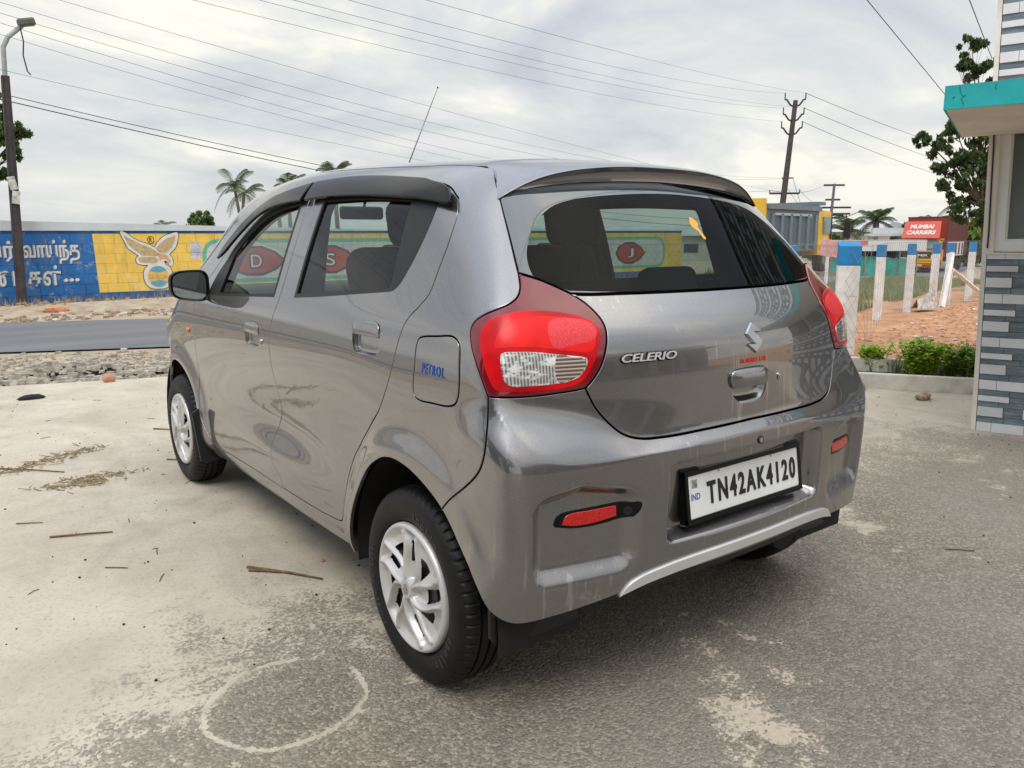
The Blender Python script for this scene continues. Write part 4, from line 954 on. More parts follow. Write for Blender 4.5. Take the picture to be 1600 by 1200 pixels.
# ------------------------------------------------------------------ ground, yard, road
def zg(x,y=0): 
    t=min(max((x-16)/34,0),1); return -1.15*t*t*(3-2*t)-.03
def setting_mats():
    # yard: worn concrete that breaks up into exposed aggregate near the car
    t=NT('yard_concrete'); x,y,z=t.xyz(); p=t.pos()
    n1=t.noise(1.6,7,.62,dist=.4); n2=t.noise(7.,7,.68,dist=.3); n3=t.noise(60,4,.6); n4=t.noise(.35,4,.5); n5=t.noise(22,5,.7)
    # aggregate mask: 1 = asphalt like aggregate
    edge=t.math('SUBTRACT',.62,y)                      # grows towards the camera
    edge=t.math('SUBTRACT',edge,t.math('MULTIPLY',t.math('MAXIMUM',t.math('SUBTRACT',x,3.4),0.),1.6))
    left=t.math('MULTIPLY',t.math('MAXIMUM',t.math('SUBTRACT',-.9,x),0.),-.55)
    edge=t.math('ADD',edge,left)
    m=t.math('ADD',t.math('MULTIPLY',edge,1.05),t.math('MULTIPLY',t.math('SUBTRACT',n1,.5),1.9))
    m=t.math('ADD',m,t.math('MULTIPLY',t.math('SUBTRACT',n2,.5),1.5))
    # long pale worn streak behind the car and the traced ring
    ux=t.math('ADD',t.math('MULTIPLY',t.math('ADD',x,.22),.78),t.math('MULTIPLY',t.math('ADD',y,.75),-.62))  # across
    vx=t.math('ADD',t.math('MULTIPLY',t.math('ADD',x,.22),.62),t.math('MULTIPLY',t.math('ADD',y,.75),.78))   # along
    wig=t.math('MULTIPLY',t.math('SUBTRACT',n1,.5),.45)
    st=t.math('MULTIPLY',t.math('SUBTRACT',1.,t.math('DIVIDE',t.math('ABSOLUTE',t.math('ADD',ux,wig)),.25),clamp=True),t.math('SUBTRACT',1.,t.math('DIVIDE',t.math('ABSOLUTE',vx),.95),clamp=True))
    st=t.math('MULTIPLY',st,t.math('MULTIPLY',t.math('SUBTRACT',t.noise(5.,7,.72),.33),6.,clamp=True)); m=t.math('SUBTRACT',m,t.math('MULTIPLY',st,1.9))
    pt=t.math('MULTIPLY',t.ramp(t.noise(1.1,6,.66,dist=.6),(.56,0.),(.66,1.)),t.math('MULTIPLY',t.math('SUBTRACT',t.noise(6.,6,.7),.44),5.,clamp=True)); m=t.math('SUBTRACT',m,t.math('MULTIPLY',pt,1.6))
    rr=t.math('SQRT',t.math('ADD',t.math('POWER',t.math('ADD',x,1.135),2.),t.math('POWER',t.math('SUBTRACT',y,.115),2.)))
    ring=t.math('SUBTRACT',1.,t.math('DIVIDE',t.math('ABSOLUTE',t.math('SUBTRACT',rr,t.math('ADD',.212,t.math('MULTIPLY',t.math('SUBTRACT',n1,.5),.10)))),.013),clamp=True)
    ring=t.math('MULTIPLY',ring,t.math('MULTIPLY',t.math('SUBTRACT',t.noise(2.9,4,.6),.40),7.,clamp=True))
    m=t.math('SUBTRACT',m,t.math('MULTIPLY',ring,1.5))
    inr=t.math('SUBTRACT',1.,t.math('DIVIDE',rr,.20),clamp=True)
    m=t.math('ADD',m,t.math('MULTIPLY',inr,2.0,clamp=True))
    # break the edge up with the grains themselves
    v=t.vor(115,feature='F1'); vc=t.vor(115,feature='F1',out='Color'); g=t.xyz(vc)[0]
    m2=t.math('ADD',m,t.math('MULTIPLY',t.math('SUBTRACT',g,.5),.9))
    mask=t.math('MULTIPLY',t.math('ADD',m2,.05),3.,clamp=True)
    agg=t.ramp(g,(.0,(.056,.042,.029)),(.35,(.112,.088,.062)),(.7,(.182,.147,.106)),(1.,(.35,.295,.22)))
    agg=t.mix(t.ramp(n4,(.42,0.),(.6,1.)),agg,t.mix(.5,agg,(.21,.20,.175)))
    agg=t.mix(t.math('MULTIPLY',t.ramp(n2,(.5,0.),(.75,1.)),.35),agg,(.33,.30,.25))
    con=t.ramp(n1,(.30,(.36,.315,.245)),(.50,(.475,.42,.333)),(.70,(.56,.505,.41)))
    con=t.mix(t.math('MULTIPLY',t.ramp(n2,(.50,0.),(.72,1.)),.55),con,(.30,.27,.215))
    con=t.mix(t.math('MULTIPLY',t.ramp(n5,(.60,0.),(.72,1.)),.35),con,(.23,.205,.17))
    con=t.mix(t.math('MULTIPLY',t.ramp(n4,(.45,0.),(.62,1.)),.45),con,(.56,.475,.36))
    ck=t.vor(.55,feature='DISTANCE_TO_EDGE',out='Distance',vec=t.mix(.10,p,t.noise(2.5,6,.7,out=1))); con=t.mix(t.math('MULTIPLY',t.ramp(ck,(.0,1.),(.006,0.)),t.math('MULTIPLY',t.ramp(n4,(.50,0.),(.56,1.)),.55)),con,(.16,.14,.115))
    stn=t.noise(1.3,8,.72,vec=t.scaled(p,(1.6,.7,1)),dist=.8); con=t.mix(t.math('MULTIPLY',t.ramp(stn,(.52,0.),(.68,1.)),.5),con,(.33,.285,.215)); con=t.mix(t.math('MULTIPLY',t.ramp(t.noise(3.1,8,.75),(.62,0.),(.70,1.)),.45),con,(.68,.64,.56))
    agg=t.mix(t.math('MULTIPLY',t.math('ADD',.04,t.math('MULTIPLY',t.math('ABSOLUTE',t.math('SUBTRACT',x,.35)),.27),clamp=True),.75,clamp=True),agg,t.mix(.5,con,agg)); col=t.mix(mask,con,agg)
    h=t.math('ADD',t.math('MULTIPLY',t.math('MULTIPLY',v,mask),-1.2),t.math('ADD',t.math('MULTIPLY',n5,.35),t.math('MULTIPLY',mask,-.25)))
    col=t.mix(t.math('MULTIPLY',t.ramp(n3,(.52,0.),(.70,1.)),t.math('SUBTRACT',.42,t.math('MULTIPLY',mask,.35))),col,(.22,.195,.155)); col=t.mix(t.math('MULTIPLY',t.ramp(t.noise(150,3,.6),(.58,0.),(.68,1.)),.30),col,(.62,.58,.50))
    t.P(Base_Color=col,Roughness=.9); t.bump(t.math('ADD',h,t.math('MULTIPLY',n3,.35)),.75,.006)
    # dirt
    t=NT('dirt'); x,y,z=t.xyz(); n1=t.noise(.35,6,.6); n2=t.noise(3.,8,.68); n3=t.noise(24,5,.65)
    tan=t.ramp(n2,(.3,(.27,.205,.135)),(.5,(.40,.32,.225)),(.72,(.52,.44,.33)))
    red=t.ramp(n2,(.3,(.30,.145,.075)),(.5,(.46,.235,.125)),(.72,(.58,.36,.22)))
    f=t.math('MULTIPLY',t.math('SUBTRACT',x,4.5),.8,clamp=True); f=t.math('MULTIPLY',f,t.math('SUBTRACT',7.6,t.math('SUBTRACT',y,t.math('MULTIPLY',x,.12)),clamp=True))
    col=t.mix(f,tan,red)
    grs=t.ramp(t.noise(.9,5,.7),(.52,0.),(.66,1.)); far=t.math('MULTIPLY',t.math('SUBTRACT',x,14.),.2,clamp=True)
    col=t.mix(t.math('MULTIPLY',grs,t.math('MULTIPLY',far,.8)),col,(.12,.15,.06))
    col=t.mix(t.math('MULTIPLY',t.ramp(n3,(.55,0.),(.75,1.)),.4),col,(.16,.12,.085))
    t.P(Base_Color=col,Roughness=.95); t.bump(t.math('ADD',n2,t.math('MULTIPLY',n3,.5)),.7,.04)
    t=NT('road_asphalt'); n1=t.noise(.5,5,.6); n3=t.noise(90,3,.6); wv=t.noise(1.2,4,.5,vec=t.scaled(t.pos(),(.25,1.4,1)))
    t.P(Base_Color=t.mix(t.math('MULTIPLY',n3,.5),t.ramp(wv,(.35,(.125,.127,.132)),(.65,(.175,.176,.180))),(.10,.10,.10)),Roughness=.8); t.bump(n3,.3,.006)
    simple('kerb_paint',(.60,.57,.51),.85,var=.28,scale=5,bump=.35)
    simple('post_white',(.78,.78,.77),.8,var=.16,scale=6,bump=.3)
    simple('post_blue',(.015,.22,.52),.7,var=.12,scale=6,bump=.2)
    simple('earth_clod',(.42,.22,.125),.95,var=.3,scale=4); simple('soil',(.10,.075,.05),.95,var=.4,scale=20,bump=.8)
    simple('rubble_grey',(.33,.295,.245),.95,var=.5,scale=10,bump=.5)
    simple('rubble_red',(.50,.24,.13),.95,var=.2,scale=10,bump=.3)
    simple('stone_tan',(.30,.22,.14),.9,var=.5,scale=30,bump=.6)
    simple('twig',(.17,.105,.055),.9,var=.4,scale=30,bump=.3)
    simple('dry_leaf',(.28,.21,.12),.9,var=.4,scale=30)
    simple('seed_dark',(.02,.017,.015),.9,var=.3)
    simple('plastic_scrap',(.50,.49,.47),.6,var=.5,scale=14)
    simple('pebble_white',(.55,.52,.46),.9,var=.3)
    simple('wire_steel',(.22,.22,.21),.6,.2)
    simple('cable',(.03,.03,.033),.6)
    simple('pole_steel',(.055,.042,.045),.7,.2,var=.35,scale=4,bump=.2)
    simple('pole_grey',(.30,.31,.32),.6,.2,var=.2)
    simple('pole_concrete',(.13,.12,.115),.85,var=.3,scale=3)
    simple('lamp_head',(.10,.11,.09),.5)
    simple('insulator',(.10,.07,.06),.4)
    def leaf(name,c1,c2,sc=3.):
        t=NT(name); oi=t.n('ObjectInfo'); n=t.noise(sc,3,vec=t.pos()); g=t.n('NewGeometry').outputs['Random Per Island']
        t.P(Base_Color=t.mix(t.math('MULTIPLY',t.math('ADD',n,g),.5),c1,c2),Roughness=.55)
        tr=t.n('BsdfTranslucent'); t.set(tr.inputs[0],t.mix(.5,c2,(c2[0]*1.6,c2[1]*1.8,c2[2]*.8))); ms=t.n('MixShader'); ms.inputs[0].default_value=.30
        t.L.new(t.b.outputs[0],ms.inputs[1]); t.L.new(tr.outputs[0],ms.inputs[2]); t.L.new(ms.outputs[0],t.N['Material Output'].inputs[0])
    leaf('leaf_dark',(.028,.052,.022),(.085,.135,.045)); leaf('leaf_mid',(.045,.085,.022),(.12,.19,.045)); leaf('leaf_bush',(.08,.20,.012),(.24,.42,.03),9.); leaf('leaf_light',(.07,.12,.02),(.18,.25,.05),.6); leaf('leaf_bright',(.12,.26,.012),(.36,.52,.03),9.)
    leaf('palm_leaf',(.030,.055,.025),(.095,.125,.055),1.); leaf('weed',(.15,.17,.09),(.30,.31,.19)); leaf('palm_leaf_far',(.05,.075,.04),(.12,.15,.08),1.)
    simple('bark',(.13,.105,.08),.9,var=.3,scale=6,bump=.5)
    simple('palm_bark',(.17,.15,.13),.9,var=.3,scale=3,bump=.3)
setting_mats()
def ground():
    xs=np.concatenate([np.linspace(-400,-40,10),np.linspace(-34,16,26),np.linspace(17,60,34),np.linspace(66,900,16)])
    ys=np.concatenate([np.linspace(-400,-20,8),np.linspace(-16,30,47),np.linspace(33,90,16),np.linspace(110,900,10)])
    V=[];n=len(ys)
    for x in xs:
        for y in ys:
            z=zg(x); 
            b=math.exp(-((y-15.2+.03*x)/.55)**2)*.17 if -12<x<12 else 0   # low dirt bank against the painted wall
            if b: b*=1+.5*mnoise.noise((x*1.3,y,0))
            V.append((x,y,z+b))
    Fc=[(i*n+j,(i+1)*n+j,(i+1)*n+j+1,i*n+j+1) for i in range(len(xs)-1) for j in range(n-1)]
    tag(mesh_obj('ground',V,Fc,M_('dirt'),smooth=True),kind='structure')
    Y=[(-16,7.2),(-6,7.05),(-3,6.7),(-1.35,6.36),(-.3,6.02),(1.2,5.65),(2.6,5.1),(3.5,3.2),(4.44,1.64),(4.9,.88),(5.9,-.75),(9.5,-6.5),(11,-24),(-16,-24)]
    mb=MB().prism(Y,-.20,0,lambda a,b,h:(a,b,h)); tag(mb.build('yard',M_('yard_concrete')),kind='structure')
    cl=catmull([(-40,28.5),(-14,17.2),(-7,13.9),(-.4,10.75),(1.8,9.85),(5,9.2),(9,9.3),(14,10.7),(20,12.6),(27,15.0),(40,19.5),(70,30),(140,55),(300,110)],1.0)
    V=[];
    for i,p in enumerate(cl):
        a=cl[max(i-1,0)];b=cl[min(i+1,len(cl)-1)];d=(b-a)/np.linalg.norm(b-a);nn=np.array([-d[1],d[0]])
        for k in (-1.9,-.6,.6,1.9):
            q=p+nn*k; V.append((q[0],q[1],zg(q[0])+.022+.012*(abs(k)<1)))
    Fc=[(i*4+j,(i+1)*4+j,(i+1)*4+j+1,i*4+j+1) for i in range(len(cl)-1) for j in range(3)]
    o=mesh_obj('road',V,Fc,M_('road_asphalt')); 
    if o.data.polygons[0].normal.z<0: o.data.flip_normals()
    tag(o,kind='structure')
ground()
def stones(name,n,fx,fy,size,mat,zf,flat=.55,seed=1,kind='stuff',sub=0):
    R=random.Random(seed); V=[];Fc=[]
    base=[(-1,-1,-1),(1,-1,-1),(1,1,-1),(-1,1,-1),(-.8,-.7,1),(.7,-.8,1),(.8,.7,1),(-.6,.8,1)]
    ff=[(0,3,2,1),(4,5,6,7),(0,1,5,4),(1,2,6,5),(2,3,7,6),(3,0,4,7)]
    for i in range(n):
        x,y=fx(R),0
        x,y=fx(R) if isinstance(fx(R),tuple) else (x,fy(R))
        s=size(R); a=R.uniform(0,6.28);c,sn=math.cos(a),math.sin(a);k=len(V); ex=R.uniform(.7,1.5)
        for b in base:
            bx,by,bz=b[0]*s*ex*R.uniform(.7,1.15),b[1]*s*R.uniform(.7,1.15),b[2]*s*flat*R.uniform(.7,1.2)
            V.append((x+bx*c-by*sn,y+bx*sn+by*c,zf(x,y)+s*flat*.6+bz))
        Fc+=[tuple(q+k for q in f) for f in ff]
    o=mesh_obj(name,V,Fc,mat); return tag(o,kind=kind)
def yard_edge(x): return float(np.interp(x,[-16,-6,-3,-1.35,-.3,1.2,2.6],[7.2,7.05,6.7,6.36,6.02,5.65,5.1]))
def road_near(x): return float(np.interp(x,[-16,-7,-1.17,.44,2,5],[16.1,12.0,9.0,8.15,7.7,7.2]))
def strip(R):
    x=R.uniform(-5,3.5); a=yard_edge(x);b=road_near(x); t=R.random()**1.7; return (x,a+.05+t*(b-a-.1))
stones('roadside_gravel',6500,strip,None,lambda R:R.uniform(.005,.020)*(1+1.3*(R.random()<.06)),M_('rubble_grey'),lambda x,y:-.03,seed=3)
def heap(c,sx,sy,h):
    def f(R):
        return (c[0]+R.gauss(0,sx),c[1]+R.gauss(0,sy))
    return f,(lambda x,y:-.03+h*math.exp(-((x-c[0])/sx/1.4)**2-((y-c[1])/sy/1.4)**2))
for i,(c,sx,sy,h,n) in enumerate((((-.85,6.72),.38,.16,.14,420),((-1.1,6.50),.42,.07,.03,160),((.0,6.35),.4,.09,.04,200))):
    f,zf=heap(c,sx,sy,h); 
    tag(stones('broken_concrete',n,f,None,lambda R:R.uniform(.010,.042),M_('rubble_grey'),zf,.5,seed=11+i))
def bank(R): x=R.uniform(-6,6); return (x,R.uniform(12.9,15.3)-.02*x)
stones('wall_foot_litter',900,bank,None,lambda R:R.uniform(.012,.05),M_('stone_tan'),lambda x,y:-.03+.16*math.exp(-((y-15.2)/.55)**2),seed=21)
stones('wall_foot_scraps',90,bank,None,lambda R:R.uniform(.02,.06),M_('plastic_scrap'),lambda x,y:-.02+.16*math.exp(-((y-15.2)/.55)**2),.3,seed=22)
def redl(R): x=R.uniform(5.6,15); return (x,R.uniform(.5,3.0)+(x-6)*.25)
stones('red_earth_clods',1300,redl,None,lambda R:R.uniform(.004,.022),M_('earth_clod'),lambda x,y:-.03,.5,seed=23)
stones('litter_on_red_earth',34,redl,None,lambda R:R.uniform(.012,.04),M_('plastic_scrap'),lambda x,y:-.02,.25,seed=24)
# loose things on the yard
def rock(name,c,s,mat,label,cat='stone',seed=1,group=None):
    global rnd
    st=rnd.getstate(); rnd.seed(seed); mb=MB().ico((c[0],c[1],s[2]*.55),1,2,.16,s); rnd.setstate(st)
    o=mb.build(name,mat); tag(o,label,cat,group); return o
rock('brick_lump',(-.54,5.99),(.055,.035,.045),M_('rubble_red'),'small orange brick lump at the edge of the concrete beside the gravel',seed=2)
rock('brick_lump',(.10,14.35),(.20,.11,.085),M_('rubble_red'),'large orange brick block lying on the dirt beyond the road',seed=3)
rock('stone',(4.40,1.03),(.085,.05,.035),M_('stone_tan'),'brown stone lying on the concrete in front of the planter kerb',seed=4)
rock('stone',(4.36,1.55),(.085,.06,.045),M_('rubble_grey'),'dark clod resting against the planter kerb near the car',seed=5)
rock('stone',(-1.20,5.52),(.10,.045,.025),M_('seed_dark'),'flat dark clod alone on the pale concrete, far left',seed=6)
rock('red_cap',(-.662,.965),(.010,.010,.007),M_('rubble_red'),'tiny orange bottle cap on the concrete beside the rear wheel',cat='bottle cap',seed=7)
TW=[((-.925,1.085),(-.735,.800),.0055,'long thin brown twig on the concrete beside the rear wheel'),((-.93,1.05),(-.84,.955),.006,'short thick twig lying under the end of the long twig'),
((-1.50,1.93),(-1.27,1.83),.005,'curved dark twig lying alone left of the rear wheel'),((-1.60,2.22),(-1.50,2.16),.003,'thin short twig lying left of the leaf litter'),((-1.37,1.43),(-1.30,1.37),.003,'small dark twig near the camera left of the car'),
((-.66,3.78),(-.52,3.60),.005,'pale straight stick beside the front wheel'),((-.78,2.92),(-.69,2.82),.004,'pale splinter lying behind the front tyre'),((1.42,-.50),(1.49,-.58),.003,'small dark twig on the asphalt right of the car'),((-1.58,3.3),(-1.30,3.0),.005,'long dry stick on top of the leaf litter')]
for a,b,r,l in TW:
    m=((a[0]+b[0])/2+.008,(a[1]+b[1])/2-.008)
    tag(MB().tube([(a[0],a[1],r),(m[0],m[1],r*1.6),(b[0],b[1],r)],r,6,r2=r*.6).build('twig',M_('twig'),smooth=True),l,'twig')
tw_r=random.Random(77)
for i in range(16):
    x=tw_r.uniform(-1.9,-.55);y=tw_r.uniform(1.0,5.2);a=tw_r.uniform(0,3.1);l=tw_r.uniform(.02,.07)
    tag(MB().tube([(x,y,.002),(x+l*math.cos(a)*.5,y+l*math.sin(a)*.5+.004,.004),(x+l*math.cos(a),y+l*math.sin(a),.002)],.0018,4).build('twig_scrap',M_('twig')),'tiny broken twig lying loose on the pale concrete left of the car','twig scrap','loose twig scraps on the concrete')
def litter():
    R=random.Random(5); mb=MB()
    for i in range(330):
        k=R.random()
        if k<.55: t=R.random(); c=(-1.66+.62*t+R.gauss(0,.035),3.15+.35*t+R.gauss(0,.05))
        elif k<.85: c=(-1.27+R.gauss(0,.09),2.73+R.gauss(0,.055))
        else: c=(-1.12+R.gauss(0,.08),2.78+R.gauss(0,.05))
        a=R.uniform(0,6.28); l=R.uniform(.012,.07); mb.tube([(c[0],c[1],.004),(c[0]+l*math.cos(a),c[1]+l*math.sin(a),.004+R.uniform(0,.012))],R.uniform(.0012,.0035),4)
    tag(mb.build('leaf_litter',M_('dry_leaf')),kind='stuff')
    mb=MB()
    for i in range(230):
        x=R.uniform(-2.9,-.2);y=R.uniform(.3,5.8); s=R.choice([.002,.003,.0035,.0055]); mb.ico((x,y,s*.6),s,1,.2,(1,.8,.7))
    for i in range(120):
        x=R.uniform(1.,4.4);y=R.uniform(-1.2,1.4); s=R.choice([.002,.003,.005]); mb.ico((x,y,s*.6),s,1,.2,(1,.8,.7))
    tag(mb.build('fallen_seeds',M_('seed_dark')),kind='stuff')
litter()
# ------------------------------------------------------------------ vegetation
def leaf_cloud(mb,c,r,n,size,R,sq=.8,up=.3):
    for i in range(n):
        while True:
            p=Vector((R.uniform(-1,1),R.uniform(-1,1),R.uniform(-1,1)))
            if p.length<1: break
        p=p*(.55+.45*p.length); q=Vector((c[0]+p.x*r,c[1]+p.y*r,c[2]+p.z*r*sq)); s=size*R.uniform(.6,1.3)
        n_=Vector((R.gauss(0,1),R.gauss(0,1),R.gauss(0,1)+up)).normalized(); u=n_.cross(Vector((R.gauss(0,1),R.gauss(0,1),.2))).normalized(); v=n_.cross(u)
        k=len(mb.V); mb.V+=[tuple(q-u*s),tuple(q+v*s*.45),tuple(q+u*s),tuple(q-v*s*.45)]; mb.F.append((k,k+1,k+2,k+3))
def tree(name,base,clumps,leafmat,size,label,seed=1,trunk_r=.16,fork=.45,cat='tree',group=None,dens=1.,zb=None):
    R=random.Random(seed); zb=zg(base[0]) if zb is None else zb
    r=empty(name,(base[0],base[1],zb)); tag(r,label,cat,group)
    top=max(c[2] for c in clumps); cx=sum(c[0] for c in clumps)/len(clumps);cy=sum(c[1] for c in clumps)/len(clumps)
    f=Vector((base[0]*.5+cx*.5,base[1]*.5+cy*.5,zb+(top-zb)*fork)); b=Vector((base[0],base[1],zb-.05))
    mb=MB().tube([b,b.lerp(f,.5)+Vector((R.uniform(-.1,.1),R.uniform(-.1,.1),0)),f],[trunk_r,trunk_r*.8,trunk_r*.62],8)
    for c in clumps:
        e=Vector(c[:3]); m=f.lerp(e,.5)+Vector((R.uniform(-.2,.2),R.uniform(-.2,.2),R.uniform(-.1,.3)))*c[3]*.4
        mb.tube([f-(f-b)*.08,m,e],[trunk_r*.42,trunk_r*.25,trunk_r*.09],6)
        for _ in range(4):
            d=Vector((R.gauss(0,1),R.gauss(0,1),R.gauss(.3,.7))).normalized()*c[3]*.9; mb.tube([m.lerp(e,.6),e+d],trunk_r*.07,4,r2=trunk_r*.03)
    mb.build('trunk',M_('bark'),r,smooth=True)
    lv=MB()
    for c in clumps:
        k=max(3,int(10*dens)); 
        for _ in range(k):
            d=Vector((R.gauss(0,1),R.gauss(0,1),R.gauss(0,.8))); d=d.normalized()*R.uniform(.25,1.12)*c[3]
            leaf_cloud(lv,(c[0]+d.x,c[1]+d.y,c[2]+d.z*.85),c[3]*R.uniform(.13,.42),int(50*dens),size,R)
    lv.build('crown',M_(leafmat),r)
    return r
def palm(base,top,L,n,label,seed=1,mat='palm_leaf',group='coconut palms beyond the road',tr=.14,lean=None):
    R=random.Random(seed); r=empty('coconut_palm',(base[0],base[1],base[2])); tag(r,label,'palm tree',group)
    b=Vector(base);t=Vector(top); m=b.lerp(t,.5)+Vector((R.uniform(-.3,.3),R.uniform(-.3,.3),0))
    MB().tube([b,m,t],[tr*1.3,tr,tr*.8],8).build('trunk',M_('palm_bark'),r,smooth=True)
    for i in range(n):
        a=2*math.pi*i/n+R.uniform(-.25,.25); el=R.uniform(-.25,1.25); l=L*R.uniform(.8,1.1); mb=MB(); P=[]
        for k in range(9):
            s=k/8; h=math.sin(el)*s*l-.62*(s**2.1)*l*(1.0-.25*math.sin(el)); o=math.cos(el*.8)*s*l*(.95-.18*s); P.append(t+Vector((math.cos(a)*o+ .10*s*s*l,math.sin(a)*o,h)))
        mb.tube(P,.028*L/2.5,3,cap=False,r2=.006)
        for k in range(1,21):
            s=k/21; j=min(int(s*8),7); p=P[j].lerp(P[j+1],s*8-j); d=(P[j+1]-P[j]).normalized(); sd=d.cross(Vector((0,0,1))).normalized(); ln=l*.25*math.sin(math.pi*min(s*.9+.12,1))**.7+.02
            for sg in (-1,1):
                e=p+(sd*sg*.75+d*.55+Vector((0,0,-.45))).normalized()*ln; w=d*.035*L/2.5; q=len(mb.V); mb.V+=[tuple(p-w),tuple(p+w),tuple(e+w*.3),tuple(e-w*.3)]; mb.F.append((q,q+1,q+2,q+3))
        mb.build('frond',M_(mat),r)
    return r
palm((13.30,44.2,-.03),(13.35,44.8,4.35),1.9,12,'taller of the pair of thin palms above the painted wall, left one',2,tr=.10)
palm((13.05,43.0,-.03),(13.45,43.5,3.85),1.7,11,'shorter right-hand palm of the pair above the painted wall',3,tr=.10)
palm((20.3,46.0,-.2),(20.25,46.3,5.35),2.0,13,'palm whose crown shows just above the car roof left of the antenna',4)
palm((19.6,52.6,-.2),(19.75,52.9,4.75),2.2,13,'palm crown showing over the front roof edge of the car',5)
palm((17.0,48.0,-.1),(17.15,48.2,3.75),1.5,12,'low palm just left of the one over the front roof edge',6)
palm((13.6,63.0,-.03),(13.75,63.2,2.35),1.5,12,'small distant palm at the left of the round tree',7,tr=.12)
palm((14.9,63.0,-.03),(14.8,63.2,1.95),1.2,10,'lowest small palm touching the round tree on its left',8,tr=.12)
palm((66.8,35.7,-1.2),(67.2,35.6,2.6),3.3,17,'large drooping palm in the middle of the gap behind the fence posts',9,tr=.32)
palm((65.0,37.2,-1.2),(65.1,37.1,1.7),2.9,15,'dark palm left of the large drooping palm',10,tr=.26)
palm((76.2,35.4,-1.2),(76.6,35.1,2.5),2.8,14,'windblown palm rising behind the red container truck',11,tr=.25)
tree('round_tree',(11.5,45.7),[(11.2,45.7,1.9,.75),(11.9,45.6,2.0,.7),(11.5,45.6,2.5,.6),(10.9,45.7,1.5,.6),(12.3,45.7,1.5,.5)],'leaf_mid',.13,'small round green tree standing behind the painted wall',1,dens=1.5)
tree('broad_tree',(-1.6,18.8),[(-1.0,18.6,3.6,.8),(-.30,18.7,3.9,.42),(.05,18.75,3.50,.36),(.36,18.8,3.62,.22),(-.45,18.7,2.9,.33),(-1.4,18.8,4.4,.7),(.10,18.75,3.12,.17),(-.18,18.75,4.28,.2),(-.65,18.7,2.3,.25),(-1.3,18.8,2.6,.5),(-.05,18.8,2.7,.14)],'leaf_mid',.085,'leafy tree behind the dark lamp post at the far left',3,trunk_r=.14,dens=1.3)
TC=[(24.2,9.6,2.2,.6),(24.7,9.1,1.9,.7),(24.6,9.3,4.3,.6),(24.39,9.45,3.35,.95),(25.1,9.3,4.0,1.0),(24.2,9.7,2.9,.55),(23.55,10.1,4.0,.42),(23.2,10.4,4.15,.30),(24.9,9.0,2.7,.8),(25.3,9.0,5.0,.7),(24.85,9.75,6.2,.50),(24.6,9.9,6.9,.35),(24.3,10.0,6.35,.25),(25.1,9.5,5.6,.45),(23.6,10.1,3.3,.30),(24.0,9.9,4.5,.35),(24.6,9.9,5.55,.35),(25.6,9.2,6.5,.5),(24.0,9.8,3.6,.45),(25.4,8.6,3.3,.9)]
tree('broad_tree',(25.0,8.9),TC,'leaf_dark',.095,'tall dark tree with loose branches beside the tiled building',5,trunk_r=.11,dens=1.12,fork=.36)
BT=[(67.3,25.6,2.0,1.9),(68.3,24.1,2.6,2.3),(66.4,26.7,.6,1.5),(69.3,22.8,2.9,2.4),(68.2,24.5,.4,2.3),(66.0,27.3,-.2,1.2),(69.4,23.0,.2,2.2)]
tree('bush_tree',(68.2,24.8),BT,'leaf_light',.26,'light green leafy tree low behind the red truck and the dark tree',6,dens=2.0)
tree('dark_bush',(58.9,28.9),[(58.9,28.9,1.3,1.3),(59.5,28.4,.6,1.3),(58.2,29.3,.3,1.1),(59.2,28.7,2.0,.7)],'leaf_dark',.22,'dark bush with pale dry leaves between the big palm and the red truck',7,dens=.9)
for i,(x,y,z,r_,lb) in enumerate(((62,35.5,.2,1.6,'dark hedge clump at the foot of the two palms'),(66,38.5,0,1.4,'low dark shrub behind the dump truck mirror'),(64,33.5,.1,1.2,'low dark shrub under the large drooping palm'))):
    tree('shrub',(x,y),[(x,y,z,r_),(x+1.1,y-.8,z-.2,r_*.8),(x-1.1,y+.8,z-.1,r_*.8)],'leaf_dark',.24,lb,20+i,dens=.9)
def bushy(name,c,r,h,n,mat,label,seed,leaf=.040,zb=.06):
    R=random.Random(seed); o=empty(name,(c[0],c[1],zb)); tag(o,label,'bush','bushes in the planter')
    st=MB(); lv=MB()
    for i in range(n):
        a=R.uniform(0,6.28); l=R.uniform(.55,1.)*h; tilt=R.uniform(.05,.75)*r/h*1.2; b=Vector((c[0]+R.gauss(0,r*.25),c[1]+R.gauss(0,r*.25),zb)); e=b+Vector((math.cos(a)*tilt*l,math.sin(a)*tilt*l,l)); m=b.lerp(e,.5)+Vector((0,0,.02))
        st.tube([b,m,e],.004,4,r2=.0015)
        for k in range(16):
            s=R.uniform(.2,1.0); p=b.lerp(e,s); al=R.uniform(0,6.28); d=Vector((math.cos(al),math.sin(al),R.uniform(-.1,.8))).normalized(); ll=leaf*R.uniform(.7,1.3); sd=d.cross(Vector((0,0,1))).normalized()*ll*.50; nn=d.cross(sd).normalized()*ll*.12; q=len(lv.V)
            lv.V+=[tuple(p),tuple(p+d*ll*.5+sd+nn),tuple(p+d*ll),tuple(p+d*ll*.5-sd+nn)]; lv.F+=[(q,q+1,q+2),(q,q+2,q+3)]
    st.build('stems',M_('twig'),o); lv.build('foliage',M_(mat),o); return o
bushy('planter_bush',(5.02,1.80),.17,.26,46,'leaf_bright','small bright green bush in the planter next to the big post',1)
bushy('planter_bush',(4.98,1.33),.22,.34,150,'leaf_bright','leafy yellow-green bush in the middle of the planter',2)
bushy('planter_bush',(5.17,1.06),.22,.32,150,'leaf_bush','deeper green bush at the building end of the planter',3,leaf=.034)
bushy('planter_bush',(5.28,.84),.15,.26,40,'leaf_bright','low bush half hidden behind the tiled wall corner',4)
bushy('seedling',(4.95,1.56),.10,.20,9,'weed','thin straggly seedling between the planter bushes',5,leaf=.02)
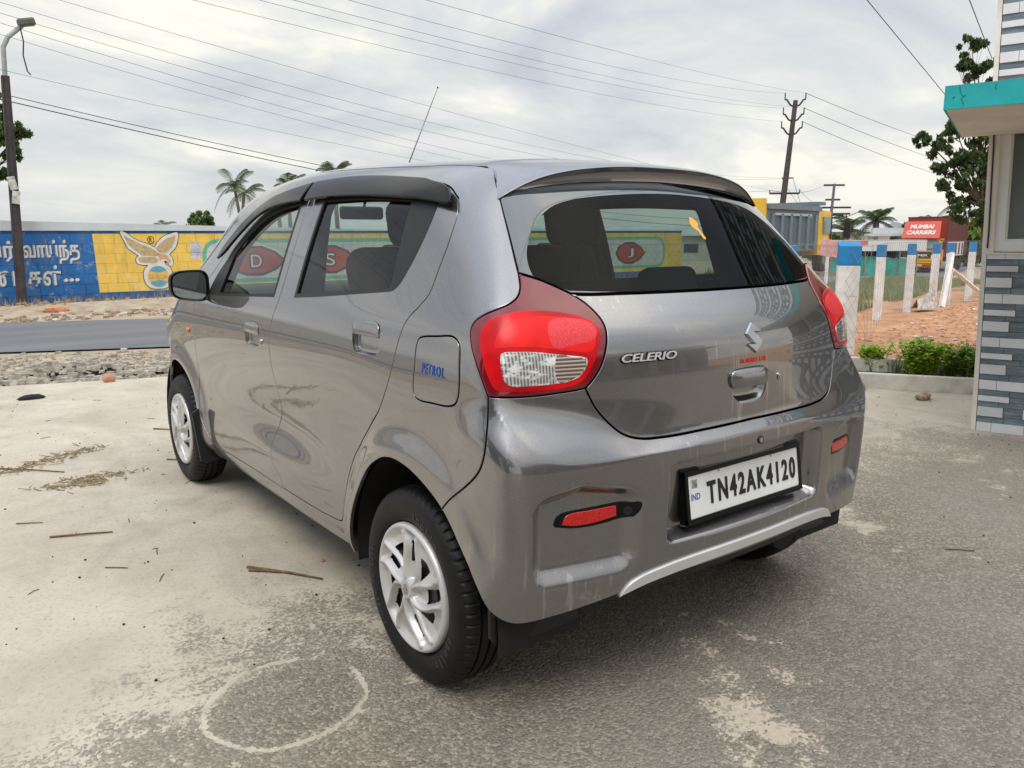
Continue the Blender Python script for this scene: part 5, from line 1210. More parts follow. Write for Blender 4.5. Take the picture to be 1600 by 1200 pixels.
bushy('seedling',(4.96,.98),.07,.13,6,'weed','tiny weed growing from the kerb foot by the tiled wall',6,leaf=.02,zb=0)
def grass(name,n,fx,h,mat,seed,zf):
    R=random.Random(seed); V=[];Fc=[]
    for i in range(n):
        x,y=fx(R); l=h*R.uniform(.4,1.2); a=R.uniform(0,6.28); w=l*.05+.004; dx,dy=math.cos(a),math.sin(a); ln=R.uniform(.1,.6)*l; z=zf(x); k=len(V)
        V+=[(x-dy*w,y+dx*w,z),(x+dy*w,y-dx*w,z),(x+dx*ln,y+dy*ln,z+l)]; Fc.append((k,k+1,k+2))
    tag(mesh_obj(name,V,Fc,M_(mat)),kind='stuff')
def gf(R):
    while 1:
        x=R.uniform(9.5,26); t=R.random(); y=float(np.interp(x,[9.5,16,26],[5.0,6.6,9.3]))+t*float(np.interp(x,[9.5,16,26],[2.2,2.6,3.2])); 
        if mnoise.noise((x*.5,y*.5,3))+.35>R.random(): return x,y
grass('roadside_grass',26000,gf,.17,'weed',1,lambda x:zg(x))
def gf2(R): 
    x=R.uniform(24,70); c=float(np.interp(x,[24,40,70],[13.9,19.5,30])); return x,c+R.uniform(2.4,5.5)
grass('verge_grass',9000,gf2,.28,'weed',2,lambda x:zg(x))
def gf3(R): 
    x=R.uniform(-6,6); return x,15.35-.03*x+R.gauss(0,.18)
grass('wall_foot_weeds',1500,gf3,.14,'dry_leaf',3,lambda x:.08)
# ------------------------------------------------------------------ planter
def planter():
    a=Vector((4.44,1.64));b=Vector((4.905,.88)); d=(b-a).normalized(); n=Vector((-d.y,d.x)); n=n if n.x>0 else -n
    P0=a-d*2.2; P1=b+d*1.3
    r=empty('planter',(P0.x,P0.y,0)); tag(r,'low whitewashed kerb planter in front of the red earth','planter')
    def wall(off,w,h,nm,lo=-.03):
        mb=MB(); q=[P0+n*off,P1+n*off,P1+n*(off+w),P0+n*(off+w)]
        mb.prism([(v.x,v.y) for v in q],lo,h,lambda x,y,z:(x,y,z)); o=mb.build(nm,M_('kerb_paint'),r); 
        bm=bmesh.new(); bm.from_mesh(o.data); bmesh.ops.bevel(bm,geom=bm.edges[:],offset=.008,segments=2,affect='EDGES'); bm.to_mesh(o.data); bm.free()
    wall(0,.085,.125,'kerb'); wall(.50,.09,.185,'rear_kerb')
    q=[P0+n*.086,P1+n*.086,P1+n*.499,P0+n*.499]; MB().prism([(v.x,v.y) for v in q],-.03,.07,lambda x,y,z:(x,y,z)).build('soil_bed',M_('soil'),r)
planter()
# ------------------------------------------------------------------ fence
def post(name,c,w,h,label,cap=.28,parent=None,lean=(0,0),rz=.28,slant=0):
    z0=zg(c[0])-.05; mb=MB(); k=h-cap
    def blk(za,zb_,ww,m):
        M=Matrix.Translation((c[0],c[1],z0))@Matrix(((1,0,lean[0],0),(0,1,lean[1],0),(0,0,1,0),(0,0,0,1)))@Matrix.Rotation(rz,4,'Z')
        m.add([(sx*ww/2,sy*ww/2,z+(slant*sx if z==zb_ and zb_>=h+.04 else 0)) for z in (za,zb_) for sy in(-1,1) for sx in(-1,1)],[(0,2,3,1),(4,5,7,6),(0,1,5,4),(2,6,7,3),(0,4,6,2),(1,3,7,5)],M)
    blk(0,k+.05,w,mb); o=mb.build(name,M_('post_white'),parent)
    m2=MB(); blk(k+.05,h+.05,w*1.03,m2); cp=m2.build('blue_top',M_('post_blue'),o)
    for q in (o,cp):
        bm=bmesh.new(); bm.from_mesh(q.data); bmesh.ops.bevel(bm,geom=bm.edges[:],offset=.008,segments=1,affect='EDGES'); bm.to_mesh(q.data); bm.free()
    return o
FP=[(6.42,2.86),(10.17,4.526),(11.81,4.874),(13.02,5.03),(13.79,5.12),(15.05,5.27),(16.3,5.5),(18.0,5.8),(20,6.2)]
g1=post('gate_pillar',(6.42,2.90),.225,1.22,'',cap=.235,rz=.62,slant=.02); tag(g1,'thick white pillar with a blue top standing behind the right tail light','pillar')
g2=post('gate_pillar',(8.75,5.20),.20,1.17,'',cap=.22,rz=.6); tag(g2,'white pillar with blue top half hidden behind the rear window','pillar')
fence=empty('chain_link_fence',(10.17,4.53,-.03)); tag(fence,'chain-link fence on white concrete posts with blue tops','fence')
for i,(x,y) in enumerate(FP[1:]): post('post',(x,y),.115,1.17,'',cap=.19,parent=fence,lean=(.012*((i*37)%5-2)/2,0),rz=.2)
def brace(a,b,w=.10): MB().tube([a,b],w/2,4).build('brace',M_('post_white'),fence)
brace((13.74,5.08,.95),(13.25,4.95,-.03),.11); brace((13.95,5.12,.62),(15.3,5.05,.05),.09)
def chainlink():
    path=[(7.0,8.3),(8.75,5.10),(6.33,2.98),(6.29,2.74),(6.50,2.70),(10.17,4.45),(11.81,4.80),(13.02,4.96),(13.79,5.05),(15.05,5.2),(16.3,5.43),(18,5.73)]
    seg=[]
    mb=MB()
    def P(s,z):
        for a,b,l in S_:
            if s<=l: 
                t=s/l; return (a[0]+(b[0]-a[0])*t,a[1]+(b[1]-a[1])*t,z)
            s-=l
        return (S_[-1][1][0],S_[-1][1][1],z)
    S_=[]; tot=0
    for a,b in zip(path[:-1],path[1:]):
        l=math.hypot(b[0]-a[0],b[1]-a[1]); S_.append((a,b,l)); tot+=l
    st=.10; zt=1.18; n=int(tot/st)
    for sg in (1,-1):
        for i in range(-18,n+18):
            s0=i*st; pts=[]
            H=zt; L_=H*.75
            sa,sb=(s0,s0+L_)
            za,zb_=(0,H) if sg>0 else (H,0)
            if sb<0 or sa>tot: continue
            if 6.7<s0<11.3 and i%7: continue
            K=6; pp=[]
            for k in range(K+1):
                s=sa+(sb-sa)*k/K; z=za+(zb_-za)*k/K
                if 0<=s<=tot: pp.append(P(s,z))
            if len(pp)>=2: mb.tube([Vector(p) for p in pp],.0013,3,cap=False)
    for z in (1.16,.62,.06):
        mb.tube([P(tot*i/60,z) for i in range(61)],.0022,3,cap=False)
    o=mb.build('wire_mesh',M_('wire_steel'),fence); o['kind']='stuff'
chainlink()
# ------------------------------------------------------------------ tiled building on the right
def more_mats():
    simple('tile_light',(.72,.73,.745),.55,var=.10,scale=3,bump=.1)
    simple('tile_light_dull',(.62,.635,.655),.6,var=.10,scale=3,bump=.1)
    t=NT('tile_slate'); n=t.noise(9,7,.7,vec=t.scaled(t.objc(),(1,.5,3.5))); n2=t.noise(30,5,.7)
    t.P(Base_Color=t.ramp(n,(.3,(.09,.125,.155)),(.55,(.18,.235,.27)),(.8,(.34,.40,.44))),Roughness=.6); t.bump(t.math('ADD',n,t.math('MULTIPLY',n2,.4)),.9,.012)
    simple('grout',(.03,.035,.04),.9)
    simple('wall_cream',(.76,.71,.64),.8,var=.10,scale=4,bump=.15)
    simple('soffit_paint',(.70,.62,.54),.85,var=.12,scale=3,bump=.1)
    t=NT('teal_paint'); cr_=t.vor(2.6,feature='DISTANCE_TO_EDGE',vec=t.mix(.12,t.pos(),t.noise(9,5,out=1)) if False else None); n=t.noise(4,6,.6)
    ck=t.ramp(cr_,(.0,1.),(.006,0.)); ck=t.math('MULTIPLY',ck,t.ramp(t.noise(2.2,3),(.50,0.),(.58,1.)))
    t.P(Base_Color=t.mix(ck,t.ramp(n,(.35,(.012,.36,.375)),(.6,(.020,.46,.47)),(.8,(.09,.52,.53))),(.004,.12,.13)),Roughness=.7)
    simple('crack_dark',(.005,.11,.12),.9); simple('upvc_white',(.84,.85,.84),.35,var=.03,coat=.3)
    t=NT('window_dark'); z=t.noise(1.1,3); t.P(Base_Color=t.ramp(z,(.3,(.09,.12,.12)),(.7,(.22,.26,.25))),Roughness=.08)
    simple('curtain',(.25,.28,.27),.8,var=.2)
more_mats()
def building():
    O=Vector((3.667,.329,0)); e=Vector((.30,-.954,0)).normalized(); n=Vector((-.954,-.30,0)).normalized()
    r=empty('tiled_building',(O.x,O.y,0)); tag(r,'roadside building clad in grey ledge tiles with a white window and a turquoise canopy','building')
    sh=-.034
    def f(s,z,o=0): # along the wall, height, out of the wall; the whole corner leans a little
        return O+e*(s+sh*z)+n*o+Vector((0,0,z))
    def blk(mb,s0,s1,z0,z1,o0,o1):
        k=len(mb.V)
        for o in (o0,o1):
            for s,z in ((s0,z0),(s1,z0),(s1,z1),(s0,z1)): mb.V.append(tuple(f(s,z,o)))
        for q in ((0,1,2,3),(7,6,5,4),(0,4,5,1),(1,5,6,2),(2,6,7,3),(3,7,4,0)): mb.F.append(tuple(i+k for i in q))
        return mb
    # walls: lower wall, piers beside the window, upper wall
    mb=MB(); blk(mb,0.0,2.6,-.1,1.150,-.20,-.004); blk(mb,0,2.6,2.02,3.6,-.20,-.004); blk(mb,1.75,2.6,1.15,2.02,-.20,-.004); w=mb.build('wall',M_('grout'),r)
    mb=MB(); blk(mb,-.012,2.6,-.1,3.6,-3.2,-.205); mb.build('room_block',M_('wall_cream'),r)
    tr=MB(); blk(tr,-.030,-.003,-.1,3.6,-.20,.006); tr.build('corner_trim',M_('wall_cream'),r)
    # ledge tiles
    R=random.Random(4); pieces=[]
    def rows(zlo,zhi):
        z=zlo; k=0
        pat=[('W',.062,0),('S',.040,.3),('L',.064,.0),('S',.036,.1),('T',.038,.0),('S',.040,.5)]
        while z<zhi-.015:
            kd,h,ph=pat[k%6]; k+=1; h2=min(h,zhi-z); yield kd,z,h2,k; z+=h
    for zlo,zhi in ((0,1.150),(2.03,3.55)):
        for kd,z,h,k in rows(zlo,zhi):
            s=.0; per=k//6
            smax_=2.58
            if kd=='S':
                while s<smax_:
                    w_=R.uniform(.10,.24); pieces.append(('tile_slate',s,min(s+w_,smax_),z,h,R.uniform(.002,.006))); s+=w_
            elif kd=='W':
                first=R.choice([.085,.10,.11]); 
                while s<smax_: pieces.append(('tile_light' ,s,s+first,z,h,.013)); s+=first; first=R.choice([.16,.18,.2])
            else:
                lw=.145 if kd=='L' else .175; 
                while s<smax_:
                    pieces.append(('tile_light_dull' if R.random()<.3 else 'tile_light',s,s+lw,z,h,.013)); s+=lw
                    g=R.uniform(.07,.16); pieces.append(('tile_slate',s,s+g,z,h,.004)); s+=g; lw=R.uniform(.12,.2)
    g=.0012; pieces.sort(key=lambda q:q[1]); rest={}
    for i,(m,s0,s1,z,h,o) in enumerate(pieces):
        if i<290: blk(MB(),s0+g,s1-g,z+g,z+h-g,-.004,o).build('tile',M_(m),w)
        else: blk(rest.setdefault(m,MB()),s0+g,s1-g,z+g,z+h-g,-.004,o)
    for m,mb_ in rest.items(): mb_.build('tile_courses',M_(m),w)['kind']='stuff'
    # window
    fr=MB(); a,b=-.018,1.70
    blk(fr,a,a+.050,1.163,1.985,-.19,.012);
    o_=fr.build('window_surround',M_('wall_cream'),r)
    mb=MB(); blk(mb,-.002,2.6,1.150,1.163,-.20,.020); mb.build('window_sill',M_('wall_cream'),r)
    s0=.032
    wf=MB(); blk(wf,s0,s0+.058,1.168,1.985,-.10,-.005); blk(wf,s0+.058,1.70,1.168,1.235,-.10,-.005); blk(wf,s0+.058,1.70,1.925,1.985,-.10,-.005); blk(wf,.92,.98,1.235,1.925,-.10,-.005); blk(wf,1.70,1.75,1.168,1.985,-.10,-.005)
    wfo=wf.build('window_frame',M_('upvc_white'),r)
    bl=MB()
    for q in ((s0+.058,s0+.070,1.247,1.913),(.908,.92,1.247,1.913)): blk(bl,q[0],q[1],q[2],q[3],-.10,-.022)
    blk(bl,s0+.058,.92,1.235,1.247,-.10,-.022); blk(bl,s0+.058,.92,1.913,1.925,-.10,-.022); bl.build('window_bead',M_('upvc_white'),wfo)
    g=MB(); blk(g,s0+.070,.908,1.247,1.913,-.062,-.058); g.build('pane',M_('window_dark'),wfo)
    g=MB(); blk(g,.98,1.70,1.235,1.925,-.062,-.058); g.build('pane',M_('window_dark'),wfo)
    # canopy
    zs=1.883
    cn=MB(); q=[(-.245,.0),(-.175,1.335),(2.6,1.335),(2.6,0.)]
    cn.prism(q,zs+.002,zs+.108,lambda s,o,z:O+e*s+n*o+Vector((0,0,z)))
    c=cn.build('canopy',M_('soffit_paint'),r)
    fa=MB(); fa.prism([(-.176,1.336),(-.176,1.348),(2.6,1.348),(2.6,1.336)],zs,zs+.112,lambda s,o,z:O+e*s+n*o+Vector((0,0,z))); fa.build('canopy_fascia',M_('teal_paint'),r)
    fb=MB(); fb.prism([(-.250,.0),(-.182,1.348),(-.176,1.348),(-.176,1.336),(-.245,.0)],zs,zs+.112,lambda s,o,z:O+e*s+n*o+Vector((0,0,z))); fb.build('canopy_end',M_('teal_paint'),r)
    for P in ([(-.118,1.990),(-.113,1.958),(-.099,1.937),(-.107,1.929),(-.093,1.897)],[(-.099,1.937),(-.088,1.943)],[(.036,1.988),(.033,1.965),(.037,1.955)],[(-.145,1.935),(-.137,1.941),(-.141,1.928)]):
        ck=MB()
        for (a0,b0),(a1,b1) in zip(P[:-1],P[1:]):
            w_=.0014; k=len(ck.V); dx,dy=a1-a0,b1-b0; q=math.hypot(dx,dy); nx,ny=-dy/q*w_,dx/q*w_
            ck.V+=[tuple(O+e*a_+n*1.3495+Vector((0,0,b_))) for a_,b_ in ((a0-nx,b0-ny),(a0+nx,b0+ny),(a1+nx*.7,b1+ny*.7),(a1-nx*.7,b1-ny*.7))]; ck.F.append((k,k+1,k+2,k+3))
        ck.build('paint_crack',M_('crack_dark'),c)
    # cable down the corner
    cb=[f(.055,1.975,.02),f(.02,1.962,.022),f(.000,1.92,.018),f(-.002,1.80,.014),f(-.001,1.55,.013),f(.001,1.30,.013),f(-.001,1.19,.013)]
    tag(MB().tube([Vector(q) for q in catmull([tuple(v) for v in cb],.03)],.0055,6).build('cable',M_('cable')),'black cable running down the cream corner of the tiled building','cable')
building()
# ------------------------------------------------------------------ painted wall across the road
def wall_mat():
    t=NT('mural_paint'); x,y,z=t.xyz(); n=t.noise(2.2,7,.65); n2=t.noise(9,6,.7)
    def step(v,e,w=.012): return t.math('MULTIPLY',t.math('SUBTRACT',v,e),1/w,clamp=True)
    blue=t.ramp(n,(.3,(.016,.11,.33)),(.6,(.025,.16,.45)),(.8,(.10,.19,.42)))
    yel=t.ramp(n,(.3,(.76,.49,.08)),(.6,(.88,.60,.13)),(.8,(.88,.70,.30)))
    wht=t.ramp(n,(.3,(.50,.51,.52)),(.7,(.66,.66,.65)))
    grn=(.12,.47,.33)
    X=t.math('SUBTRACT',x,1.09)   # distance along the wall from the left edge of the yellow panel
    inyel=t.math('MULTIPLY',step(X,t.math('MULTIPLY',t.math('SUBTRACT',1.40,z),.03)),step(z,.215,.02)); inyel=t.math('MULTIPLY',inyel,t.math('SUBTRACT',1.,step(z,1.405,.012)))
    col=t.mix(inyel,blue,yel)
    # rounded white panel with a green rim, repeated along the wall
    def rr(x0,x1,z0,z1,r):
        cx,cz=(x0+x1)/2,(z0+z1)/2; dx=t.math('MAXIMUM',t.math('SUBTRACT',t.math('ABSOLUTE',t.math('SUBTRACT',X,cx)),(x1-x0)/2-r),0.); dz=t.math('MAXIMUM',t.math('SUBTRACT',t.math('ABSOLUTE',t.math('SUBTRACT',z,cz)),(z1-z0)/2-r),0.)
        return t.math('SUBTRACT',t.math('SQRT',t.math('ADD',t.math('MULTIPLY',dx,dx),t.math('MULTIPLY',dz,dz))),r)
    d=rr(2.12,8.6,.33,1.29,.35); col=t.mix(t.math('SUBTRACT',1.,step(d,0.)),col,grn); col=t.mix(t.math('SUBTRACT',1.,step(d,-.085)),col,wht)
    d=rr(10.2,16.4,.33,1.29,.35); col=t.mix(t.math('SUBTRACT',1.,step(d,0.)),col,grn); col=t.mix(t.math('SUBTRACT',1.,step(d,-.085)),col,wht)
    col=t.mix(t.math('SUBTRACT',1.,step(X,-3.9,.02)),col,t.ramp(n,(.3,(.42,.40,.36)),(.6,(.55,.52,.46)),(.8,(.50,.42,.25))))
    # weathered plinth, chips and pasted-poster remnants
    base=t.ramp(n2,(.35,(.020,.070,.21)),(.55,(.045,.13,.33)),(.75,(.16,.24,.38)))
    col=t.mix(t.math('SUBTRACT',1.,step(z,.20,.02)),col,base)
    pb=t.math('MULTIPLY',t.math('LESS_THAN',t.math('ABSOLUTE',t.math('SUBTRACT',X,1.985)),.115),t.math('LESS_THAN',t.math('ABSOLUTE',t.math('SUBTRACT',z,1.05)),.185))
    col=t.mix(t.math('MULTIPLY',pb,t.ramp(t.noise(14,4),(.40,.0),(.46,1.))),col,t.ramp(n2,(.4,(.68,.68,.70)),(.6,(.30,.40,.60))))
    col=t.mix(t.math('MULTIPLY',t.ramp(n2,(.64,0.),(.70,1.)),.55),col,(.55,.56,.55))
    col=t.mix(t.math('MULTIPLY',t.ramp(t.noise(1.1,8,.7,vec=t.scaled(t.pos(),(3,3,.6))),(.50,0.),(.70,1.)),.42),col,(.20,.18,.15)); col=t.mix(t.math('MULTIPLY',t.ramp(t.noise(5.5,8,.75),(.56,0.),(.66,1.)),.38),col,(.60,.60,.58))
    t.P(Base_Color=col,Roughness=.85); t.bump(t.math('ADD',n2,n),.5,.012)
    simple('mural_white',(.68,.68,.67),.85,var=.10,scale=6); simple('mural_shadow',(.32,.34,.38),.85,var=.2,scale=6)
    simple('mural_red',(.42,.045,.040),.85,var=.25,scale=5); simple('mural_ink',(.03,.045,.045),.85,var=.2); simple('mural_tan',(.50,.38,.20),.85,var=.22,scale=14); simple('mural_beak',(.66,.40,.20),.85,var=.2,scale=12)
    simple('mural_sky',(.13,.36,.55),.85,var=.2,scale=12); simple('mural_yellow',(.74,.50,.13),.85,var=.15,scale=10)
    simple('coping',(.56,.62,.66),.8,var=.08,scale=2); simple('mortar',(.06,.10,.17),.95)
wall_mat()
def mural():
    A=Vector((1.09,16.13,0)); d=Vector((1,-.031,0)).normalized(); n=Vector((-.031,-1,0)).normalized()
    r=empty('painted_wall',(1.09,16.13,0)); tag(r,'long block wall painted with blue and yellow advertisements across the road','wall')
    rot=Matrix.Rotation(math.atan2(d.y,d.x),4,'Z')
    L0,L1=-14.,17.2
    f=lambda s,z,o=0:A+d*s+n*o+Vector((0,0,z))
    def blk(mb,s0,s1,z0,z1,o0,o1):
        k=len(mb.V)
        for o in (o0,o1):
            for s,z in ((s0,z0),(s1,z0),(s1,z1),(s0,z1)): mb.V.append(tuple(f(s,z,o)))
        for q in ((0,1,2,3),(7,6,5,4),(0,4,5,1),(1,5,6,2),(2,6,7,3),(3,7,4,0)): mb.F.append(tuple(i+k for i in q))
        return mb
    core=blk(MB(),L0,L1,-.2,1.47,-.22,-.012).build('wall_core',M_('mural_paint'),r)
    # one block mesh shared by every block you can pick out
    bm_=MB().rbox((0,0,0),(.3965,.03,.1975),.0045,1); bme=bm_.build('block',M_('mural_paint')); me=bme.data; bpy.data.objects.remove(bme)
    R=random.Random(9); far=MB()
    for row in range(7):
        z=.105+row*.2
        for i in range(int((L1-L0)/.4)+1):
            s=L0+.2+i*.4+(.2 if row%2 else 0)
            if s>L1-.2: continue
            p=f(s,z,-.010+R.uniform(-.0015,.0025))
            if -3.4<s<10. and (row>0 or s<6):
                o=bpy.data.objects.new('block',me); COL.objects.link(o); o.parent=r; o.matrix_parent_inverse=r.matrix_basis.inverted(); o.matrix_basis=Matrix.Translation(p)@rot@Matrix.Rotation(R.uniform(-.006,.006),4,'Y')
            else: far.rbox(p,(.3965,.03,.1975),.0045,1,rot)
    fo=far.build('block_courses',M_('mural_paint'),r); fo['kind']='stuff'
    cp=MB(); k=0
    cp.prism([(L0,1.47),(L1,1.47),(L1,1.50),(6,1.50),(-1.5,1.66),(L0,1.74)],-.30,.03,lambda a,b,h:f(a,b,h)); cp.build('coping',M_('coping'),r)
    def text(name,body,s,z,w,h,mat,off=.010,**k):
        V,Fc=fit_text(body,w,h,.004,**k); return mesh_obj(name,[f(s+v[0],z+v[1],off+v[2]) for v in V],Fc,M_(mat),r)
    for o,mt,dx in ((.008,'mural_shadow',-.018),(.013,'mural_white',0)):
        for tx,s_,z_,w_,h_ in (('வாய்ந்த',-.74,1.06,.98,.47),('உயர்',-1.78,1.08,.86,.40),('கள்',-.90,.60,.56,.40),('ைட',-1.52,.56,.56,.30)):
            text('tamil_lettering',tx,s_+dx,z_+dx*.6,w_,h_,mt,o,bold=.020)
        text('tamil_lettering','...',-.44+dx,.50+dx*.6,.27,.065,mt,o,bold=.020)
    def poly(name,P,mat,o,th=.003):
        return MB().prism([(a,b) for a,b in P],o,o+th,lambda a,b,h:f(a,b,h)).build(name,M_(mat),r)
    # eagle over a globe; drawing units are pixels of a 400x300 sketch
    sx=1.087/350.; cx,cz=.537,1.450
    U=lambda p:(cx+(p[0]-732)*sx,cz-(p[1]-247)*sx*1.06)
    wing=[(732,247),(765,262),(800,290),(850,315),(905,335),(932,350),(955,318),(1000,280),(1050,262),(1083,257),(1078,300),(1060,345),(1030,375),(1018,392),(1035,420),(1030,462),(1012,440),(1000,428),(980,430),(985,452),(1015,480),(1028,530),(1015,575),(985,600),(940,604),(890,598),(862,570),(853,525),(862,485),(890,455),(850,450),(818,440),(815,415),(832,398),(800,370),(770,345),(755,310)]
    def grow(P,k):
        c=[(np.array(p)) for p in P]; q=inset(np.array(catmull([np.array((a,-b)) for a,b in P],9,True)),-k); return [(a,-b) for a,b in q]
    poly('eagle_outline',[U(p) for p in grow(wing,9)],'mural_ink',.008)
    poly('eagle_border',[U(p) for p in grow(wing,5)],'mural_white',.0115)
    poly('eagle_wing',[U(p) for p in [(748,268),(790,295),(850,325),(910,350),(950,378),(965,392),(930,400),(850,395),(800,355),(768,325)]],'mural_tan',.015)
    poly('eagle_wing',[U(p) for p in [(938,352),(965,325),(1010,290),(1070,270),(1062,310),(1040,350),(1000,380),(960,380)]],'mural_tan',.015)
    poly('eagle_tail',[U(p) for p in [(825,410),(850,405),(930,405),(948,425),(930,445),(860,442),(828,436)]],'mural_tan',.015)
    poly('eagle_beak',[U(p) for p in [(945,390),(985,385),(1010,400),(1026,430),(1020,450),(1005,425),(985,418),(955,425)]],'mural_beak',.015)
    G=lambda rr_,a0,a1:[(940+rr_*math.cos(math.radians(a)),530+rr_*math.sin(math.radians(a))) for a in range(a0,a1+1,10)]
    poly('globe',[U(p) for p in G(68,0,350)],'mural_yellow',.015)
    poly('globe_sea',[U(p) for p in G(66,215,325)+[(985,495),(940,505),(895,495)]],'mural_sky',.019); poly('globe_sea',[U(p) for p in G(66,35,145)+[(895,562),(940,553),(985,562)]],'mural_sky',.019)
    c_=U((940,530)); text('globe_lettering','DURGA',c_[0],c_[1],.36,.09,'mural_tan',.019,bold=.01)
    c_=U((912,298)); ring=[Vector(f(c_[0]+.062*math.cos(a),c_[1]+.075*math.sin(a),.010)) for a in np.linspace(0,2*math.pi,25)]
    MB().tube(ring,.006,4,cap=False).build('registered_ring',M_('mural_ink'),r); text('registered_mark','R',c_[0],c_[1],.06,.085,'mural_ink',.008)
    # red lozenges with letters on the white panel
    for i,(s,z,w,ch) in enumerate(((3.28,.80,1.35,'D'),(5.05,.80,1.35,'S'),(6.75,.80,1.25,'J'),(11.6,.80,1.35,'D'),(13.3,.80,1.35,'S'),(14.9,.80,1.25,'J'))):
        P=[(-.5,0),(-.40,.62),(-.18,.98),(.10,1.),(.34,.62),(.52,0),(.34,-.62),(.10,-1.),(-.18,-.98),(-.40,-.62)]
        poly('badge_outline',[(s+a*w,z+b*.335) for a,b in P],'mural_ink',.007); poly('badge',[(s+a*w*.90,z+b*.285) for a,b in P],'mural_red',.011)
        text('letter_outline',ch,s,z,.32,.36,'mural_ink',.0145,bold=.05); text('letter',ch,s,z,.24,.28,'mural_white',.0185)
mural()
# ------------------------------------------------------------------ poles and wires
def lamp_pole():
    b=Vector((-.29,15.72,-.03)); r=empty('street_lamp',b); tag(r,'dark steel street-lamp pole in front of the painted wall, far left','street lamp')
    k=Vector((-.10,16.02,4.28)); t=Vector((-.07,16.06,4.80))
    p=MB(); 
    for dx,w,dd in ((0,.035,.21),(-.10,.03,.03),(.10,.03,.03)): pass
    dv=(k-b); 
    def ib(c0,c1,w,dp,mb):
        V=[];
        for c in (c0,c1):
            for sx in (-1,1):
                for sy in (-1,1): V.append(c+Vector((sx*w/2,sy*dp/2,0)))
        mb.add(V,[(0,1,3,2),(4,6,7,5),(0,2,6,4),(1,5,7,3),(0,4,5,1),(2,3,7,6)])
    ib(b,k,.04,.15,p); ib(b+Vector((-.075,0,0)),k+Vector((-.055,0,0)),.02,.17,p); ib(b+Vector((.075,0,0)),k+Vector((.055,0,0)),.02,.17,p)
    ib(b+Vector((0,-.07,0)),k+Vector((0,-.065,0)),.13,.012,p)
    p.build('pole',M_('pole_steel'),r)
    MB().tube([k-Vector((0,0,.15)),k,t,t+Vector((.10,.04,.20)),Vector((.28,16.2,5.24))],.042,8).build('arm',M_('pole_grey'),r,smooth=True)
    h=MB().rbox((.36,16.2,5.32),(.30,.17,.14),.035,2,Matrix.Rotation(rad(-14),4,'Y')); h.build('lamp_head',M_('lamp_head'),r)
    MB().tube([Vector((.24,16.1,5.20)),Vector((.27,16.1,4.95)),Vector((.24,16.1,4.7)),Vector((.28,16.1,4.42)),Vector((.33,16.1,4.36))],.012,4).build('hanging_wire',M_('cable'),r)
    for i,(z,dx) in enumerate(((2.36,-.02),(2.1,.02))): 
        q=b.lerp(k,z/4.3)+Vector((dx,-.11,0)); MB().rbox(q,(.13,.01,.24),.004,1,Matrix.Rotation(rad(-12+20*i),4,'Y')).build('pasted_notice',M_('plastic_scrap'),r)
lamp_pole()
INS=[]
def utility_pole():
    b=Vector((31.45,21.15,-.35)); t=Vector((33.22,21.7,7.75)); r=empty('utility_pole',b); tag(r,'tall dark leaning utility pole behind the dump truck','utility pole','power line poles')
    MB().tube([b,t],.165,8,r2=.11).build('pole',M_('pole_steel'),r)
    ax=(t-b).normalized(); rt=Vector((math.cos(_y),-math.sin(_y),0))
    for i,h in enumerate((7.45,6.75,6.1)):
        c=b.lerp(t,(h+.35)/8.1); mb=MB()
        for s in (-1,1):
            e=c+rt*s*.50+Vector((0,0,.36)); mb.tube([c,c+rt*s*.22+Vector((0,0,.10)),e-rt*s*.1-Vector((0,0,.02)),e],.045,5); mb.tube([e,e+Vector((0,0,.30))],.03,5); INS.append(e+Vector((0,0,.28)))
        mb.build('v_bracket',M_('pole_steel'),r)
    c=b.lerp(t,.455); MB().tube([c-rt*.70,c+rt*.75],.05,5).tube([c-rt*.70,c-rt*.70+Vector((0,0,.15))],.03,4).tube([c+rt*.75,c+rt*.75+Vector((0,0,.18))],.03,4).build('cross_arm',M_('pole_steel'),r); 
    INS.extend([c-rt*.7+Vector((0,0,.15)),c+rt*.75+Vector((0,0,.18))])
    c=b.lerp(t,.545); MB().tube([c-rt*.2,c+rt*.35],.035,5).build('cross_arm',M_('pole_steel'),r); INS.extend([c-rt*.2,c+rt*.35])
    c=b.lerp(t,.26)-rt*.25; MB().tube([c+rt*(.09*math.cos(a))+Vector((0,0,.22*math.sin(a))) for a in np.linspace(0,6.28,13)],.025,4,cap=False).build('cable_loop',M_('pole_grey'),r)
    return rt
RT=utility_pole()
PI2=[]
def pole2():
    b=Vector((67.95,40.7,-1.2)); t=Vector((69.3,41.2,6.2)); r=empty('utility_pole',b); tag(r,'distant slender utility pole with many crossarms right of the dump truck cab','utility pole','power line poles')
    MB().tube([b,t],.20,6,r2=.13).build('pole',M_('pole_concrete'),r)
    for h,w in ((.985,1.0),(.80,.7),(.70,1.8),(.62,1.8),(.57,.9)):
        c=b.lerp(t,h); MB().tube([c-RT*w,c+RT*w],.09,4).build('cross_arm',M_('pole_steel'),r); PI2.extend([c-RT*w,c+RT*w])
    c=b.lerp(t,.5); MB().tube([c,c+RT*3.0+Vector((0,0,1.2))],.05,4).build('lamp_arm',M_('pole_grey'),r)
pole2()
def wire(a,b,sag,label,rr=.012,n=18,group='overhead wires'):
    dd=(b-a).normalized(); P=[] if a.x>20 else [a-dd*(14 if a.y>5 else 7)+Vector((0,0,1.2 if a.y>5 else .6)),a-dd*(5 if a.y>5 else 3)+Vector((0,0,.3))]
    for i in range(n+1):
        s=i/n; p=a.lerp(b,s); p=p-Vector((0,0,4*sag*s*(1-s))); P.append(p)
    tag(MB().tube(P,rr,4,cap=False).build('overhead_wire',M_('cable')),label,'wire',group)
V3=lambda *a:Vector(a)
